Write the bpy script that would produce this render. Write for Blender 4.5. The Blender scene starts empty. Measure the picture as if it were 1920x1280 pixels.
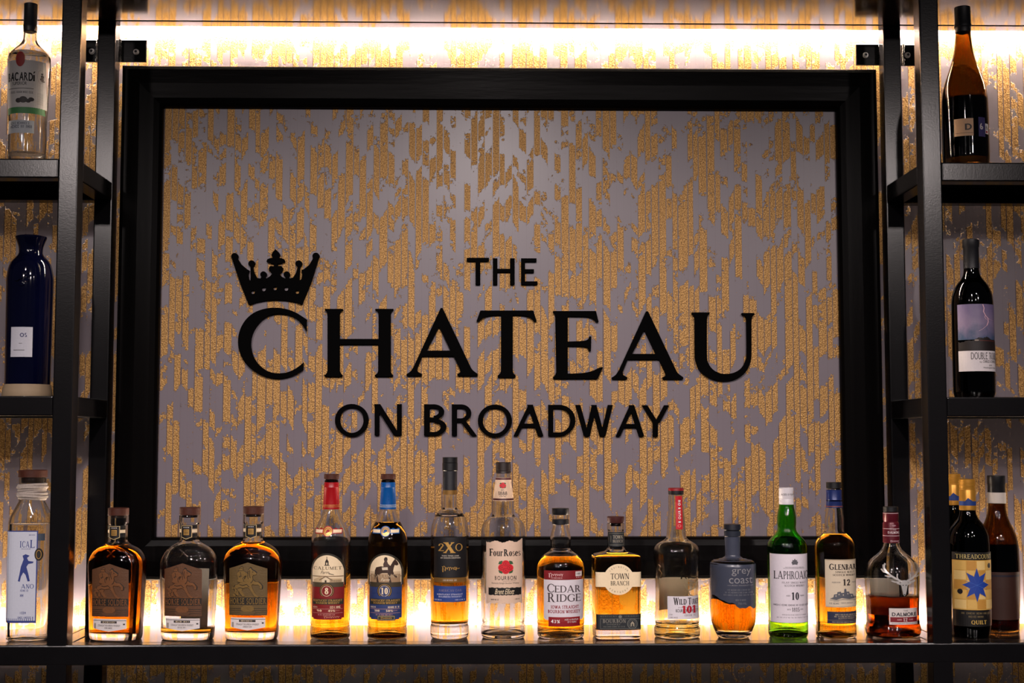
import bpy, bmesh, math, random
from mathutils import Matrix, Vector
from mathutils.geometry import tessellate_polygon
random.seed(7)
scene = bpy.context.scene
COL = scene.collection

# ------------------------------------------------------------------ camera
CAM = Vector((-0.0302, -2.77, 1.55))
F = 2572.3                                   # focal length in pixels of the 1920 frame
PITCH, YAW = 0.0729, 0.0189
FWD = Vector((math.sin(YAW)*math.cos(PITCH), math.cos(YAW)*math.cos(PITCH), math.sin(PITCH)))
RIGHT = Vector((math.cos(YAW), -math.sin(YAW), 0)); UP = RIGHT.cross(FWD)
cd = bpy.data.cameras.new('camera'); cam = bpy.data.objects.new('camera', cd); COL.objects.link(cam)
cd.sensor_width = 36; cd.lens = 36*F/1920; cd.clip_start = .02
cam.matrix_world = Matrix(((RIGHT.x, UP.x, -FWD.x, CAM.x), (RIGHT.y, UP.y, -FWD.y, CAM.y), (RIGHT.z, UP.z, -FWD.z, CAM.z), (0, 0, 0, 1)))
scene.camera = cam
def at(px, py, Y):
    """world point at depth plane y = Y that the photograph shows at (px, py)"""
    d = FWD + RIGHT*((px-960)/F) + UP*((640-py)/F)
    return CAM + d*((Y-CAM.y)/d.y)
def proj(P):
    v = Vector(P)-CAM; c = v.dot(FWD)
    return 960+F*v.dot(RIGHT)/c, 640-F*v.dot(UP)/c, c

# ------------------------------------------------------------------ world, lamps, exposure
w = bpy.data.worlds.new('world'); scene.world = w; w.use_nodes = True
w.node_tree.nodes['Background'].inputs[0].default_value = (.80, .78, 1.0, 1)
w.node_tree.nodes['Background'].inputs[1].default_value = .022
def spot(name, loc, aim, energy, size, blend, radius, col):
    l = bpy.data.lights.new(name, 'SPOT'); l.energy = energy; l.spot_size = size; l.spot_blend = blend
    l.shadow_soft_size = radius; l.color = col
    o = bpy.data.objects.new(name, l); COL.objects.link(o); o.location = loc
    o.rotation_euler = (Vector(aim)-Vector(loc)).to_track_quat('-Z', 'Y').to_euler()
WHITE = (1, .87, .835)
spot('ceiling_spot', (-.03, -2.75, 2.80), (0, 0, .90), 200, 1.02, 1.0, .07, WHITE)
for x, y, z, e in ((-1.15, -2.4, 2.93, 34), (1.15, -2.4, 2.93, 34), (-1.85, -4.0, 2.87, 46), (1.85, -4.0, 2.87, 46), (-.9, -5.0, 2.9, 34), (.9, -5.0, 2.9, 34)):
    spot('ceiling_spot', (x, y, z), (x*.3, 0, .72), e*2.1, .90, 1.0, .06, WHITE)
vs = scene.view_settings
vs.view_transform = 'Standard'; vs.look = 'None'; vs.gamma = 1; vs.use_curve_mapping = False; vs.exposure = 0.0
scene.display_settings.display_device = 'sRGB'
cy = scene.cycles
cy.max_bounces = 16; cy.transmission_bounces = 14; cy.glossy_bounces = 5; cy.diffuse_bounces = 4
cy.caustics_refractive = False; cy.caustics_reflective = False; cy.sample_clamp_indirect = 6
LED_COL, LED_TOP, LED_BOT = (1, .82, .64), 500, 370

# ------------------------------------------------------------------ materials
def nt(name):
    m = bpy.data.materials.new(name); m.use_nodes = True
    t = m.node_tree; b = t.nodes['Principled BSDF']
    return m, t, b
def N(t, typ, **kw):
    n = t.nodes.new(typ)
    for k, v in kw.items():
        if k.startswith('i_'):
            k = k[2:]; n.inputs[int(k) if k.isdigit() else k].default_value = v
        else: setattr(n, k, v)
    return n
def math_(t, op, a, b=None, c=None):
    n = N(t, 'ShaderNodeMath', operation=op)
    for i, v in enumerate((a, b, c)):
        if v is None: continue
        if isinstance(v, (int, float)): n.inputs[i].default_value = v
        else: t.links.new(v, n.inputs[i])
    return n.outputs[0]
MC = {}
def plain(name, col, rough=.5, metal=0, spec=.5, noise=.12, scale=60, bump=0, bscale=200, stretch=None, sheen=0):
    if name in MC: return MC[name]
    m, t, b = nt(name)
    b.inputs['Roughness'].default_value = rough; b.inputs['Metallic'].default_value = metal
    b.inputs['Specular IOR Level'].default_value = spec
    tc = N(t, 'ShaderNodeTexCoord'); src = tc.outputs['Object']
    if stretch:
        mp = N(t, 'ShaderNodeMapping'); mp.inputs['Scale'].default_value = stretch
        t.links.new(src, mp.inputs['Vector']); src = mp.outputs[0]
    n = N(t, 'ShaderNodeTexNoise', i_Scale=scale, i_Detail=4.0); t.links.new(src, n.inputs['Vector'])
    mx = N(t, 'ShaderNodeMix', data_type='RGBA')
    mx.inputs['A'].default_value = (*[c*(1-noise) for c in col], 1); mx.inputs['B'].default_value = (*[min(1, c*(1+noise)) for c in col], 1)
    t.links.new(n.outputs['Fac'], mx.inputs['Factor']); t.links.new(mx.outputs['Result'], b.inputs['Base Color'])
    if bump:
        n2 = N(t, 'ShaderNodeTexNoise', i_Scale=bscale, i_Detail=3.0); t.links.new(src, n2.inputs['Vector'])
        bp = N(t, 'ShaderNodeBump', i_Strength=bump, i_Distance=.001)
        t.links.new(n2.outputs['Fac'], bp.inputs['Height']); t.links.new(bp.outputs[0], b.inputs['Normal'])
    MC[name] = m
    return m
def rgb(r, g, b):
    f = lambda c: (c/255/12.92) if c/255 <= .04045 else ((c/255+.055)/1.055)**2.4
    return f(r), f(g), f(b)
def ink(r, g, b, rough=.55, metal=0):
    return plain('ink_%d_%d_%d_%d' % (r, g, b, metal*10), rgb(r, g, b), rough, metal, .4, .06, 300)

def wallpaper():
    m, t, b = nt('gold_leaf_wallpaper'); L = t.links
    g = N(t, 'ShaderNodeNewGeometry'); sp = N(t, 'ShaderNodeSeparateXYZ'); L.new(g.outputs['Position'], sp.inputs[0])
    X, Z = sp.outputs['X'], sp.outputs['Z']
    w1 = N(t, 'ShaderNodeTexNoise', noise_dimensions='1D', i_Scale=38.0, i_Detail=1.0); L.new(X, w1.inputs['W'])
    u = math_(t, 'ADD', math_(t, 'MULTIPLY', X, 1/.0142), math_(t, 'MULTIPLY', w1.outputs['Fac'], .75))
    idx = math_(t, 'FLOOR', u); fr = math_(t, 'FRACT', u)
    wn = N(t, 'ShaderNodeTexWhiteNoise', noise_dimensions='1D'); L.new(idx, wn.inputs['W']); rnd = wn.outputs['Value']
    # coverage along each strip: long runs, with slanted torn ends
    slope = math_(t, 'MULTIPLY', math_(t, 'SUBTRACT', fr, .5), math_(t, 'MULTIPLY', math_(t, 'SUBTRACT', rnd, .5), .055))
    fine = N(t, 'ShaderNodeTexNoise', i_Scale=190.0, i_Detail=4.0, i_Roughness=.65); L.new(g.outputs['Position'], fine.inputs['Vector'])
    rag = math_(t, 'MULTIPLY', math_(t, 'SUBTRACT', fine.outputs['Fac'], .5), .030)
    zz = math_(t, 'ADD', math_(t, 'ADD', Z, slope), rag)
    cv = N(t, 'ShaderNodeCombineXYZ'); L.new(math_(t, 'MULTIPLY', idx, 3.37), cv.inputs[0]); L.new(math_(t, 'MULTIPLY', zz, 14.5), cv.inputs[1])
    n1 = N(t, 'ShaderNodeTexNoise', noise_dimensions='2D', i_Scale=1.0, i_Detail=2.5); L.new(cv.outputs[0], n1.inputs['Vector'])
    cm = N(t, 'ShaderNodeCombineXYZ'); L.new(math_(t, 'MULTIPLY', X, 14.0), cm.inputs[0]); L.new(math_(t, 'MULTIPLY', zz, 6.5), cm.inputs[1])
    n2 = N(t, 'ShaderNodeTexNoise', noise_dimensions='2D', i_Scale=1.0, i_Detail=2.0); L.new(cm.outputs[0], n2.inputs['Vector'])
    cov = math_(t, 'ADD', math_(t, 'ADD', math_(t, 'MULTIPLY', math_(t, 'SUBTRACT', n1.outputs['Fac'], .5), 1.25), math_(t, 'MULTIPLY', math_(t, 'SUBTRACT', n2.outputs['Fac'], .5), .5)), .012)
    chip = N(t, 'ShaderNodeTexNoise', i_Scale=105.0, i_Detail=5.0, i_Roughness=.7); L.new(g.outputs['Position'], chip.inputs['Vector'])
    cov = math_(t, 'ADD', cov, math_(t, 'MULTIPLY', math_(t, 'SUBTRACT', chip.outputs['Fac'], .5), .30))
    chip2 = N(t, 'ShaderNodeTexNoise', i_Scale=46.0, i_Detail=3.0, i_Roughness=.6); L.new(g.outputs['Position'], chip2.inputs['Vector'])
    cov = math_(t, 'ADD', cov, math_(t, 'MULTIPLY', math_(t, 'SUBTRACT', chip2.outputs['Fac'], .5), .42))
    mk = N(t, 'ShaderNodeMapRange'); mk.inputs[1].default_value = -.006; mk.inputs[2].default_value = .008; L.new(cov, mk.inputs[0])
    edge = math_(t, 'MULTIPLY', math_(t, 'GREATER_THAN', fr, .10), math_(t, 'LESS_THAN', fr, .985))
    # loose flecks
    sk = N(t, 'ShaderNodeTexNoise', i_Scale=330.0, i_Detail=2.0); L.new(g.outputs['Position'], sk.inputs['Vector'])
    fleck = math_(t, 'MULTIPLY', math_(t, 'GREATER_THAN', sk.outputs['Fac'], .70), math_(t, 'GREATER_THAN', cov, -.13))
    mask = math_(t, 'MAXIMUM', math_(t, 'MULTIPLY', mk.outputs[0], edge), fleck)
    cr = N(t, 'ShaderNodeTexVoronoi', feature='F1', i_Scale=310.0); L.new(g.outputs['Position'], cr.inputs['Vector'])
    c2 = N(t, 'ShaderNodeTexNoise', i_Scale=420.0, i_Detail=4.0, i_Roughness=.75); L.new(g.outputs['Position'], c2.inputs['Vector'])
    ramp = N(t, 'ShaderNodeValToRGB'); e = ramp.color_ramp.elements
    e[0].position = .34; e[0].color = (.065, .032, .012, 1); e[1].position = .62; e[1].color = (.56, .325, .105, 1)
    x = ramp.color_ramp.elements.new(.48); x.color = (.32, .168, .048, 1)
    L.new(c2.outputs['Fac'], ramp.inputs[0])
    # pale plaster-like ground with faint strip joints
    bn = N(t, 'ShaderNodeTexNoise', i_Scale=7.0, i_Detail=5.0); L.new(g.outputs['Position'], bn.inputs['Vector'])
    bm = N(t, 'ShaderNodeMix', data_type='RGBA'); bm.inputs['A'].default_value = (.158, .133, .154, 1); bm.inputs['B'].default_value = (.190, .160, .182, 1)
    L.new(bn.outputs['Fac'], bm.inputs['Factor'])
    jn = N(t, 'ShaderNodeMix', data_type='RGBA', blend_type='MULTIPLY'); jn.inputs['B'].default_value = (.93, .91, .91, 1)
    L.new(bm.outputs['Result'], jn.inputs['A']); L.new(math_(t, 'LESS_THAN', fr, .05), jn.inputs['Factor'])
    dk = N(t, 'ShaderNodeMix', data_type='RGBA', blend_type='MULTIPLY'); dk.inputs['B'].default_value = (.62, .50, .44, 1)
    L.new(jn.outputs['Result'], dk.inputs['A'])
    L.new(math_(t, 'MULTIPLY', mk.outputs[0], math_(t, 'SUBTRACT', 1.0, edge)), dk.inputs['Factor'])
    mx = N(t, 'ShaderNodeMix', data_type='RGBA'); L.new(mask, mx.inputs['Factor']); L.new(dk.outputs['Result'], mx.inputs['A']); L.new(ramp.outputs[0], mx.inputs['B'])
    L.new(mx.outputs['Result'], b.inputs['Base Color'])
    L.new(math_(t, 'MULTIPLY', mask, .35), b.inputs['Metallic'])
    L.new(math_(t, 'ADD', math_(t, 'MULTIPLY', mask, .10), .31), b.inputs['Roughness'])
    b.inputs['Specular IOR Level'].default_value = .35
    bp = N(t, 'ShaderNodeBump', i_Strength=.55, i_Distance=.0012)
    h = math_(t, 'MULTIPLY', mask, math_(t, 'ADD', c2.outputs['Fac'], math_(t, 'MULTIPLY', cr.outputs['Distance'], .8)))
    L.new(h, bp.inputs['Height']); L.new(bp.outputs[0], b.inputs['Normal'])
    return m
WALLPAPER = wallpaper()
STEEL = plain('black_enamelled_steel', (.0050, .0046, .0052), .20, 0, .26, .2, 20, .07, 420)
PLATE = plain('polished_black_plate', (.016, .012, .010), .13, 0, .8, .3, 9, .03, 60, (1, 6, 1))
WOOD = plain('black_stained_wood', (.0075, .0065, .0062), .40, 0, .42, .5, 26, .35, 60, (1, 1, 1))
WOOD_H = plain('black_stained_wood_h', (.0026, .0022, .0022), .27, 0, .035, .5, 26, .18, 120, (.12, 1, 1))
WOOD_V = plain('black_stained_wood_v', (.0026, .0022, .0022), .27, 0, .035, .5, 26, .18, 120, (1, 1, .12))
LETTER = plain('satin_black_acrylic', (.0006, .0005, .0006), .6, 0, .02, .2, 40)
ZINC = plain('zinc_bolt', (.55, .52, .50), .3, 1, .5, .2, 200)
BLACKM = plain('black_socket', (.004, .004, .004), .5)
WELD = plain('weld_bead', (.10, .09, .085), .35, .6, .5, .4, 200, .5, 300)
ALU = plain('aluminium_channel', (.6, .6, .6), .4, 1)
def emit(name, col, s):
    m, t, b = nt(name); b.inputs['Base Color'].default_value = (.8, .8, .8, 1)
    b.inputs['Emission Color'].default_value = (*col, 1); b.inputs['Emission Strength'].default_value = s
    return m
def glass(name, col=(1, 1, 1), rough=0.0, ior=1.5):
    if name in MC: return MC[name]
    m, t, b = nt(name); t.nodes.remove(b)
    rf = N(t, 'ShaderNodeBsdfRefraction'); rf.inputs['Color'].default_value = (*col, 1); rf.inputs['Roughness'].default_value = 0; rf.inputs['IOR'].default_value = ior
    gs = N(t, 'ShaderNodeBsdfGlossy'); gs.inputs['Roughness'].default_value = .055
    fz = N(t, 'ShaderNodeFresnel'); fz.inputs['IOR'].default_value = ior
    nz = N(t, 'ShaderNodeTexNoise', i_Scale=45.0, i_Detail=1.0); tc = N(t, 'ShaderNodeTexCoord'); t.links.new(tc.outputs['Object'], nz.inputs['Vector'])
    bp = N(t, 'ShaderNodeBump', i_Strength=.10, i_Distance=.001); t.links.new(nz.outputs['Fac'], bp.inputs['Height'])
    for n in (rf, gs, fz): t.links.new(bp.outputs[0], n.inputs['Normal'])
    mx = N(t, 'ShaderNodeMixShader'); t.links.new(fz.outputs[0], mx.inputs[0]); t.links.new(rf.outputs[0], mx.inputs[1]); t.links.new(gs.outputs[0], mx.inputs[2])
    t.links.new(mx.outputs[0], t.nodes['Material Output'].inputs['Surface']); MC[name] = m
    return m
def liquid(name, sig):
    """glass-to-liquid boundary on the sides, air-to-liquid on the level top; absorbs by depth"""
    if name in MC: return MC[name]
    m, t, b = nt(name); t.nodes.remove(b)
    gl = N(t, 'ShaderNodeBsdfGlass'); gl.inputs['Roughness'].default_value = 0
    g = N(t, 'ShaderNodeNewGeometry'); sp = N(t, 'ShaderNodeSeparateXYZ'); t.links.new(g.outputs['True Normal'], sp.inputs[0])
    top = math_(t, 'GREATER_THAN', math_(t, 'ABSOLUTE', sp.outputs['Z']), .995)
    t.links.new(math_(t, 'ADD', math_(t, 'MULTIPLY', top, .445), .915), gl.inputs['IOR'])
    t.links.new(gl.outputs[0], t.nodes['Material Output'].inputs['Surface'])
    d = max(sig)*1.05
    va = N(t, 'ShaderNodeVolumeAbsorption'); va.inputs['Density'].default_value = d; va.inputs['Color'].default_value = (*[1-s/d for s in sig], 1)
    t.links.new(va.outputs[0], t.nodes['Material Output'].inputs['Volume']); MC[name] = m
    return m
def paper_back(name, col):
    if name in MC: return MC[name]
    m, t, b = nt(name); t.nodes.remove(b)
    d = N(t, 'ShaderNodeBsdfDiffuse'); d.inputs[0].default_value = (*col, 1)
    tr = N(t, 'ShaderNodeBsdfTranslucent'); tr.inputs[0].default_value = (*[c*.8 for c in col], 1)
    nz = N(t, 'ShaderNodeTexNoise', i_Scale=80.0); mr = N(t, 'ShaderNodeMapRange'); mr.inputs[3].default_value = .35; mr.inputs[4].default_value = .5
    t.links.new(nz.outputs['Fac'], mr.inputs[0])
    mx = N(t, 'ShaderNodeMixShader'); t.links.new(mr.outputs[0], mx.inputs[0]); t.links.new(d.outputs[0], mx.inputs[1]); t.links.new(tr.outputs[0], mx.inputs[2])
    t.links.new(mx.outputs[0], t.nodes['Material Output'].inputs['Surface']); MC[name] = m
    return m
CLEAR = glass('clear_bottle_glass', (.985, .985, .975))
PALE = glass('pale_yellow_glass', (.99, .98, .925))
GREEN = glass('green_bottle_glass', (.40, .84, .20))
BROWN = glass('brown_wine_glass', (.55, .40, .17))
DARKG = glass('dark_wine_glass', (.10, .05, .03))
AMBER = liquid('amber_whiskey', (4, 17.5, 70))
DEEP = liquid('deep_amber_whiskey', (8, 35, 115))
TAWNY = liquid('tawny_whiskey', (6, 34, 90))
GOLDL = liquid('golden_whiskey', (3, 15, 60))
WINE = liquid('red_wine', (110, 200, 200))
GREENL = liquid('whisky_in_green_glass', (3, 10, 34))

# ------------------------------------------------------------------ object helpers
def link(name, me, mats, parent=None, smooth=True):
    o = bpy.data.objects.new(name, me); COL.objects.link(o)
    for m in (mats if isinstance(mats, (list, tuple)) else [mats]): me.materials.append(m)
    if parent: o.parent = parent
    if smooth and me.polygons: me.polygons.foreach_set('use_smooth', [True]*len(me.polygons))
    return o
def obj(name, bm, mats, parent=None, smooth=False, recalc=True):
    if recalc: bmesh.ops.recalc_face_normals(bm, faces=bm.faces)
    me = bpy.data.meshes.new(name); bm.to_mesh(me); bm.free()
    return link(name, me, mats, parent, smooth)
def thing(name, label, cat, loc=(0, 0, 0), group=None, rotz=0):
    o = bpy.data.objects.new(name, None); COL.objects.link(o); o.location = loc; o.rotation_euler = (0, 0, rotz)
    o.empty_display_size = .02
    o['label'] = label; o['category'] = cat
    if group: o['group'] = group
    return o
def box(x0, x1, y0, y1, z0, z1, bev=0, seg=2):
    bm = bmesh.new(); bmesh.ops.create_cube(bm, size=1)
    for v in bm.verts:
        v.co = Vector(((x0+x1)/2+v.co.x*(x1-x0), (y0+y1)/2+v.co.y*(y1-y0), (z0+z1)/2+v.co.z*(z1-z0)))
    if bev: bmesh.ops.bevel(bm, geom=bm.edges[:], offset=bev, segments=seg, affect='EDGES', profile=.6)
    return bm
def tube_bar(name, x0, x1, y0, y1, z0, z1, parent, m=None):
    o = obj(name, box(x0, x1, y0, y1, z0, z1, .0028, 2), m or STEEL, parent)
    return o

# ------------------------------------------------------------------ setting
ZC = CAM.z
WALLY = .022
wall = obj('wall_back', box(-3, 3, WALLY, WALLY+.12, 0, 3.0), WALLPAPER); wall['kind'] = 'structure'
wall['label'] = 'pale mauve wall papered with torn vertical strips of gold leaf'; wall['category'] = 'wall'
floor = obj('floor', box(-3, 3, -5.2, WALLY+.12, -.1, 0), plain('dark_floor', (.03, .025, .022), .5)); floor['kind'] = 'structure'
floor['label'] = 'dark floor of the bar room below the shelves'; floor['category'] = 'floor'

# ------------------------------------------------------------------ steel shelving
T = .036                                    # square tube
XI = .779                                   # inner face of the posts
YF0, YF1 = -.27, -.234                      # front tubes
YR0, YR1 = -.038, -.002                     # rear tubes
ZS = ZC-.3627                               # top of the bottom shelf
ZT = ZC+.8474                               # underside of the top shelf
ZU = {s: at(p, q, YF0).z for s, p, q in ((-1, 80, 297), (1, 1820, 304))}   # tops of the side shelves
ZL = {s: at(p, q, YF0).z for s, p, q in ((-1, 80, 742), (1, 1820, 744))}
XO = 1.38
shelf = thing('shelving_unit', 'black square-tube steel shelving bolted to the gold wallpapered wall', 'shelving', (0, 0, ZS))
def P(name, *b, m=None):
    b = list(b); b[4] -= ZS; b[5] -= ZS
    return tube_bar(name, *b, shelf, m)
for s in (-1, 1):
    for xa in (XI, XO):
        x0, x1 = sorted((s*xa, s*(xa+T)))
        P('post', x0, x1, YF0, YF1, ZS-.34, ZT+.10)
        P('post', x0, x1, YR0, YR1, ZS-.34, ZT+.0005)
    for zt, nm in ((ZU[s], 0), (ZL[s], 1), (ZS, 2)):
        xa, xb = sorted((s*(XI+T), s*XO))
        if nm < 2:
            P('front_rail', xa, xb, YF0, YF1, zt-T, zt); P('rear_rail', xa, xb, YR0, YR1, zt-T, zt)
            P('shelf_plate', xa, xb, YF1, YR0, zt-.006, zt-.0005, m=PLATE)
        else:
            P('rear_rail', xa, xb, YR0, YR1, zt-T-.004, zt-.004)
            P('shelf_plate', xa, xb, YF1, -.004, zt-.004, zt-.0003, m=PLATE)
        for xs in (XI, XO):
            x0, x1 = sorted((s*xs, s*(xs+T)))
            P('side_rail', x0+.0003, x1-.0003, YF1, YR0, zt-T, zt-.0005)
    # floor tie
P('front_rail', -XO-T, XO+T, YF0-.0003, YF1, ZS-T, ZS)
P('rear_rail', -XI, XI, YR0, YR1, ZS-T-.004, ZS-.004)
P('shelf_plate', -XI, XI, YF1, -.004, ZS-.004, ZS-.0003, m=PLATE)
P('front_rail', -XO-T, XO+T, YF0, YF1, ZT, ZT+T)
P('rear_rail', -XO-T, XO+T, YR0, YR1, ZT, ZT+T)
P('shelf_plate', -XO-T, XO+T, YF1, YR0-.0022, ZT+.0005, ZT+.006, m=PLATE)
# stitch welds bridging the slot between top plate and rear tube
for px in (346, 618, 890, 1160, 1430):
    x = at(px, 42, YR0).x
    bm = bmesh.new(); bmesh.ops.create_icosphere(bm, subdivisions=2, radius=1)
    for v in bm.verts: v.co = Vector((x+v.co.x*.014, YR0-.0012+v.co.y*.003, ZT-ZS+.002+v.co.z*.0025))
    obj('weld', bm, STEEL, shelf, True)
# bolted wall brackets either side of each rear post
def bracket(px0, px1, py0, py1, bx, by, weldx):
    a, b = at(px0, py0, 0), at(px1, py1, 0)
    br = obj('wall_bracket', box(a.x, b.x, -.004, .002, b.z-ZS, a.z-ZS, .001, 1), STEEL, shelf)
    c = at(bx, by, -.006)
    bm = bmesh.new()
    def cyl(r, y0, y1, seg=16):
        res = bmesh.ops.create_cone(bm, cap_ends=True, segments=seg, radius1=r, radius2=r*.92, depth=abs(y1-y0))
        bmesh.ops.rotate(bm, verts=res['verts'], cent=(0, 0, 0), matrix=Matrix.Rotation(math.pi/2, 3, 'X'))
        bmesh.ops.translate(bm, verts=res['verts'], vec=(c.x, (y0+y1)/2, c.z-ZS))
    cyl(.0062, -.004, -.006); cyl(.0050, -.006, -.0093, 18); cyl(.0030, -.0093, -.0096, 6); cyl(.003, .002, WALLY, 8)
    bo = obj('bolt', bm, [ZINC, BLACKM], br)
    for f in bo.data.polygons: f.material_index = int(f.center.y < -.0094)
    bm = bmesh.new(); x = at(weldx, py0, 0).x
    for k in range(22):
        r = bmesh.ops.create_icosphere(bm, subdivisions=1, radius=random.uniform(.0022, .0034))
        bmesh.ops.translate(bm, verts=r['verts'], vec=(x+random.uniform(-.0008, .0008), -.0045, b.z-ZS+(a.z-b.z)*(k+.8)/22.6))
    obj('weld', bm, WELD, br, True)
bracket(160, 186, 75, 117, 172, 96, 184)
bracket(223, 275, 75, 117, 255, 97, 227)
bracket(1604, 1652, 83, 123, 1623, 103, 1648)
bracket(1688, 1718, 84, 124, 1702, 103, 1692)

# ------------------------------------------------------------------ LED strips in the slots behind the shelves
def led(name, label, z, up, strength):
    t = thing(name, label, 'light strip', (0, .010, z))
    s = 1 if up else -1
    o = obj('diffuser', box(-XO, XO, -.005, .005, *sorted((-.001*s, .001*s))), emit(name+'_glow', LED_COL, strength), t)
    obj('channel', box(-XO, XO, -.0044, .0044, *sorted((-.001*s, -.006*s))), ALU, t)
led('led_strip', 'warm white light strip tucked behind the top shelf washing down the wall', ZT+.012, False, LED_TOP)
led('led_strip', 'warm white light strip tucked behind the bottom shelf washing up the wall', ZS-.010, True, LED_BOT)

# ------------------------------------------------------------------ framed sign: panel, mitred frame
FX, FZ0, FZ1 = .769, ZC-.2731, ZC+.7612
IX, IZ0, IZ1 = .687, ZC-.1888, ZC+.678
sign = thing('framed_sign', 'large black-framed gold leaf panel with black crown and raised letters', 'sign', (0, WALLY, FZ0))
obj('panel', box(-IX-.02, IX+.02, -WALLY, -.003, IZ0-FZ0-.02, IZ1-FZ0+.02), WALLPAPER, sign)
prof = ((0, -.0005), (0, -.040), (.03, -.0445), (.10, -.047), (.45, -.0475), (.80, -.045), (.93, -.041), (.985, -.034), (1.0, -.028), (1.0, -.0005))
O4 = ((-FX, 0), (FX, 0), (FX, FZ1-FZ0), (-FX, FZ1-FZ0)); I4 = ((-IX, IZ0-FZ0), (IX, IZ0-FZ0), (IX, IZ1-FZ0), (-IX, IZ1-FZ0))
for k in range(4):
    bm = bmesh.new(); rows = []
    for e in (k, (k+1) % 4):
        rows.append([bm.verts.new((O4[e][0]+(I4[e][0]-O4[e][0])*t, y, O4[e][1]+(I4[e][1]-O4[e][1])*t)) for t, y in prof])
    for i in range(len(prof)):
        j = (i+1) % len(prof); bm.faces.new((rows[0][i], rows[1][i], rows[1][j], rows[0][j]))
    for r in rows: bm.faces.new(r)
    obj('frame_rail', bm, WOOD_H if k in (0, 2) else WOOD_V, sign)

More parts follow.
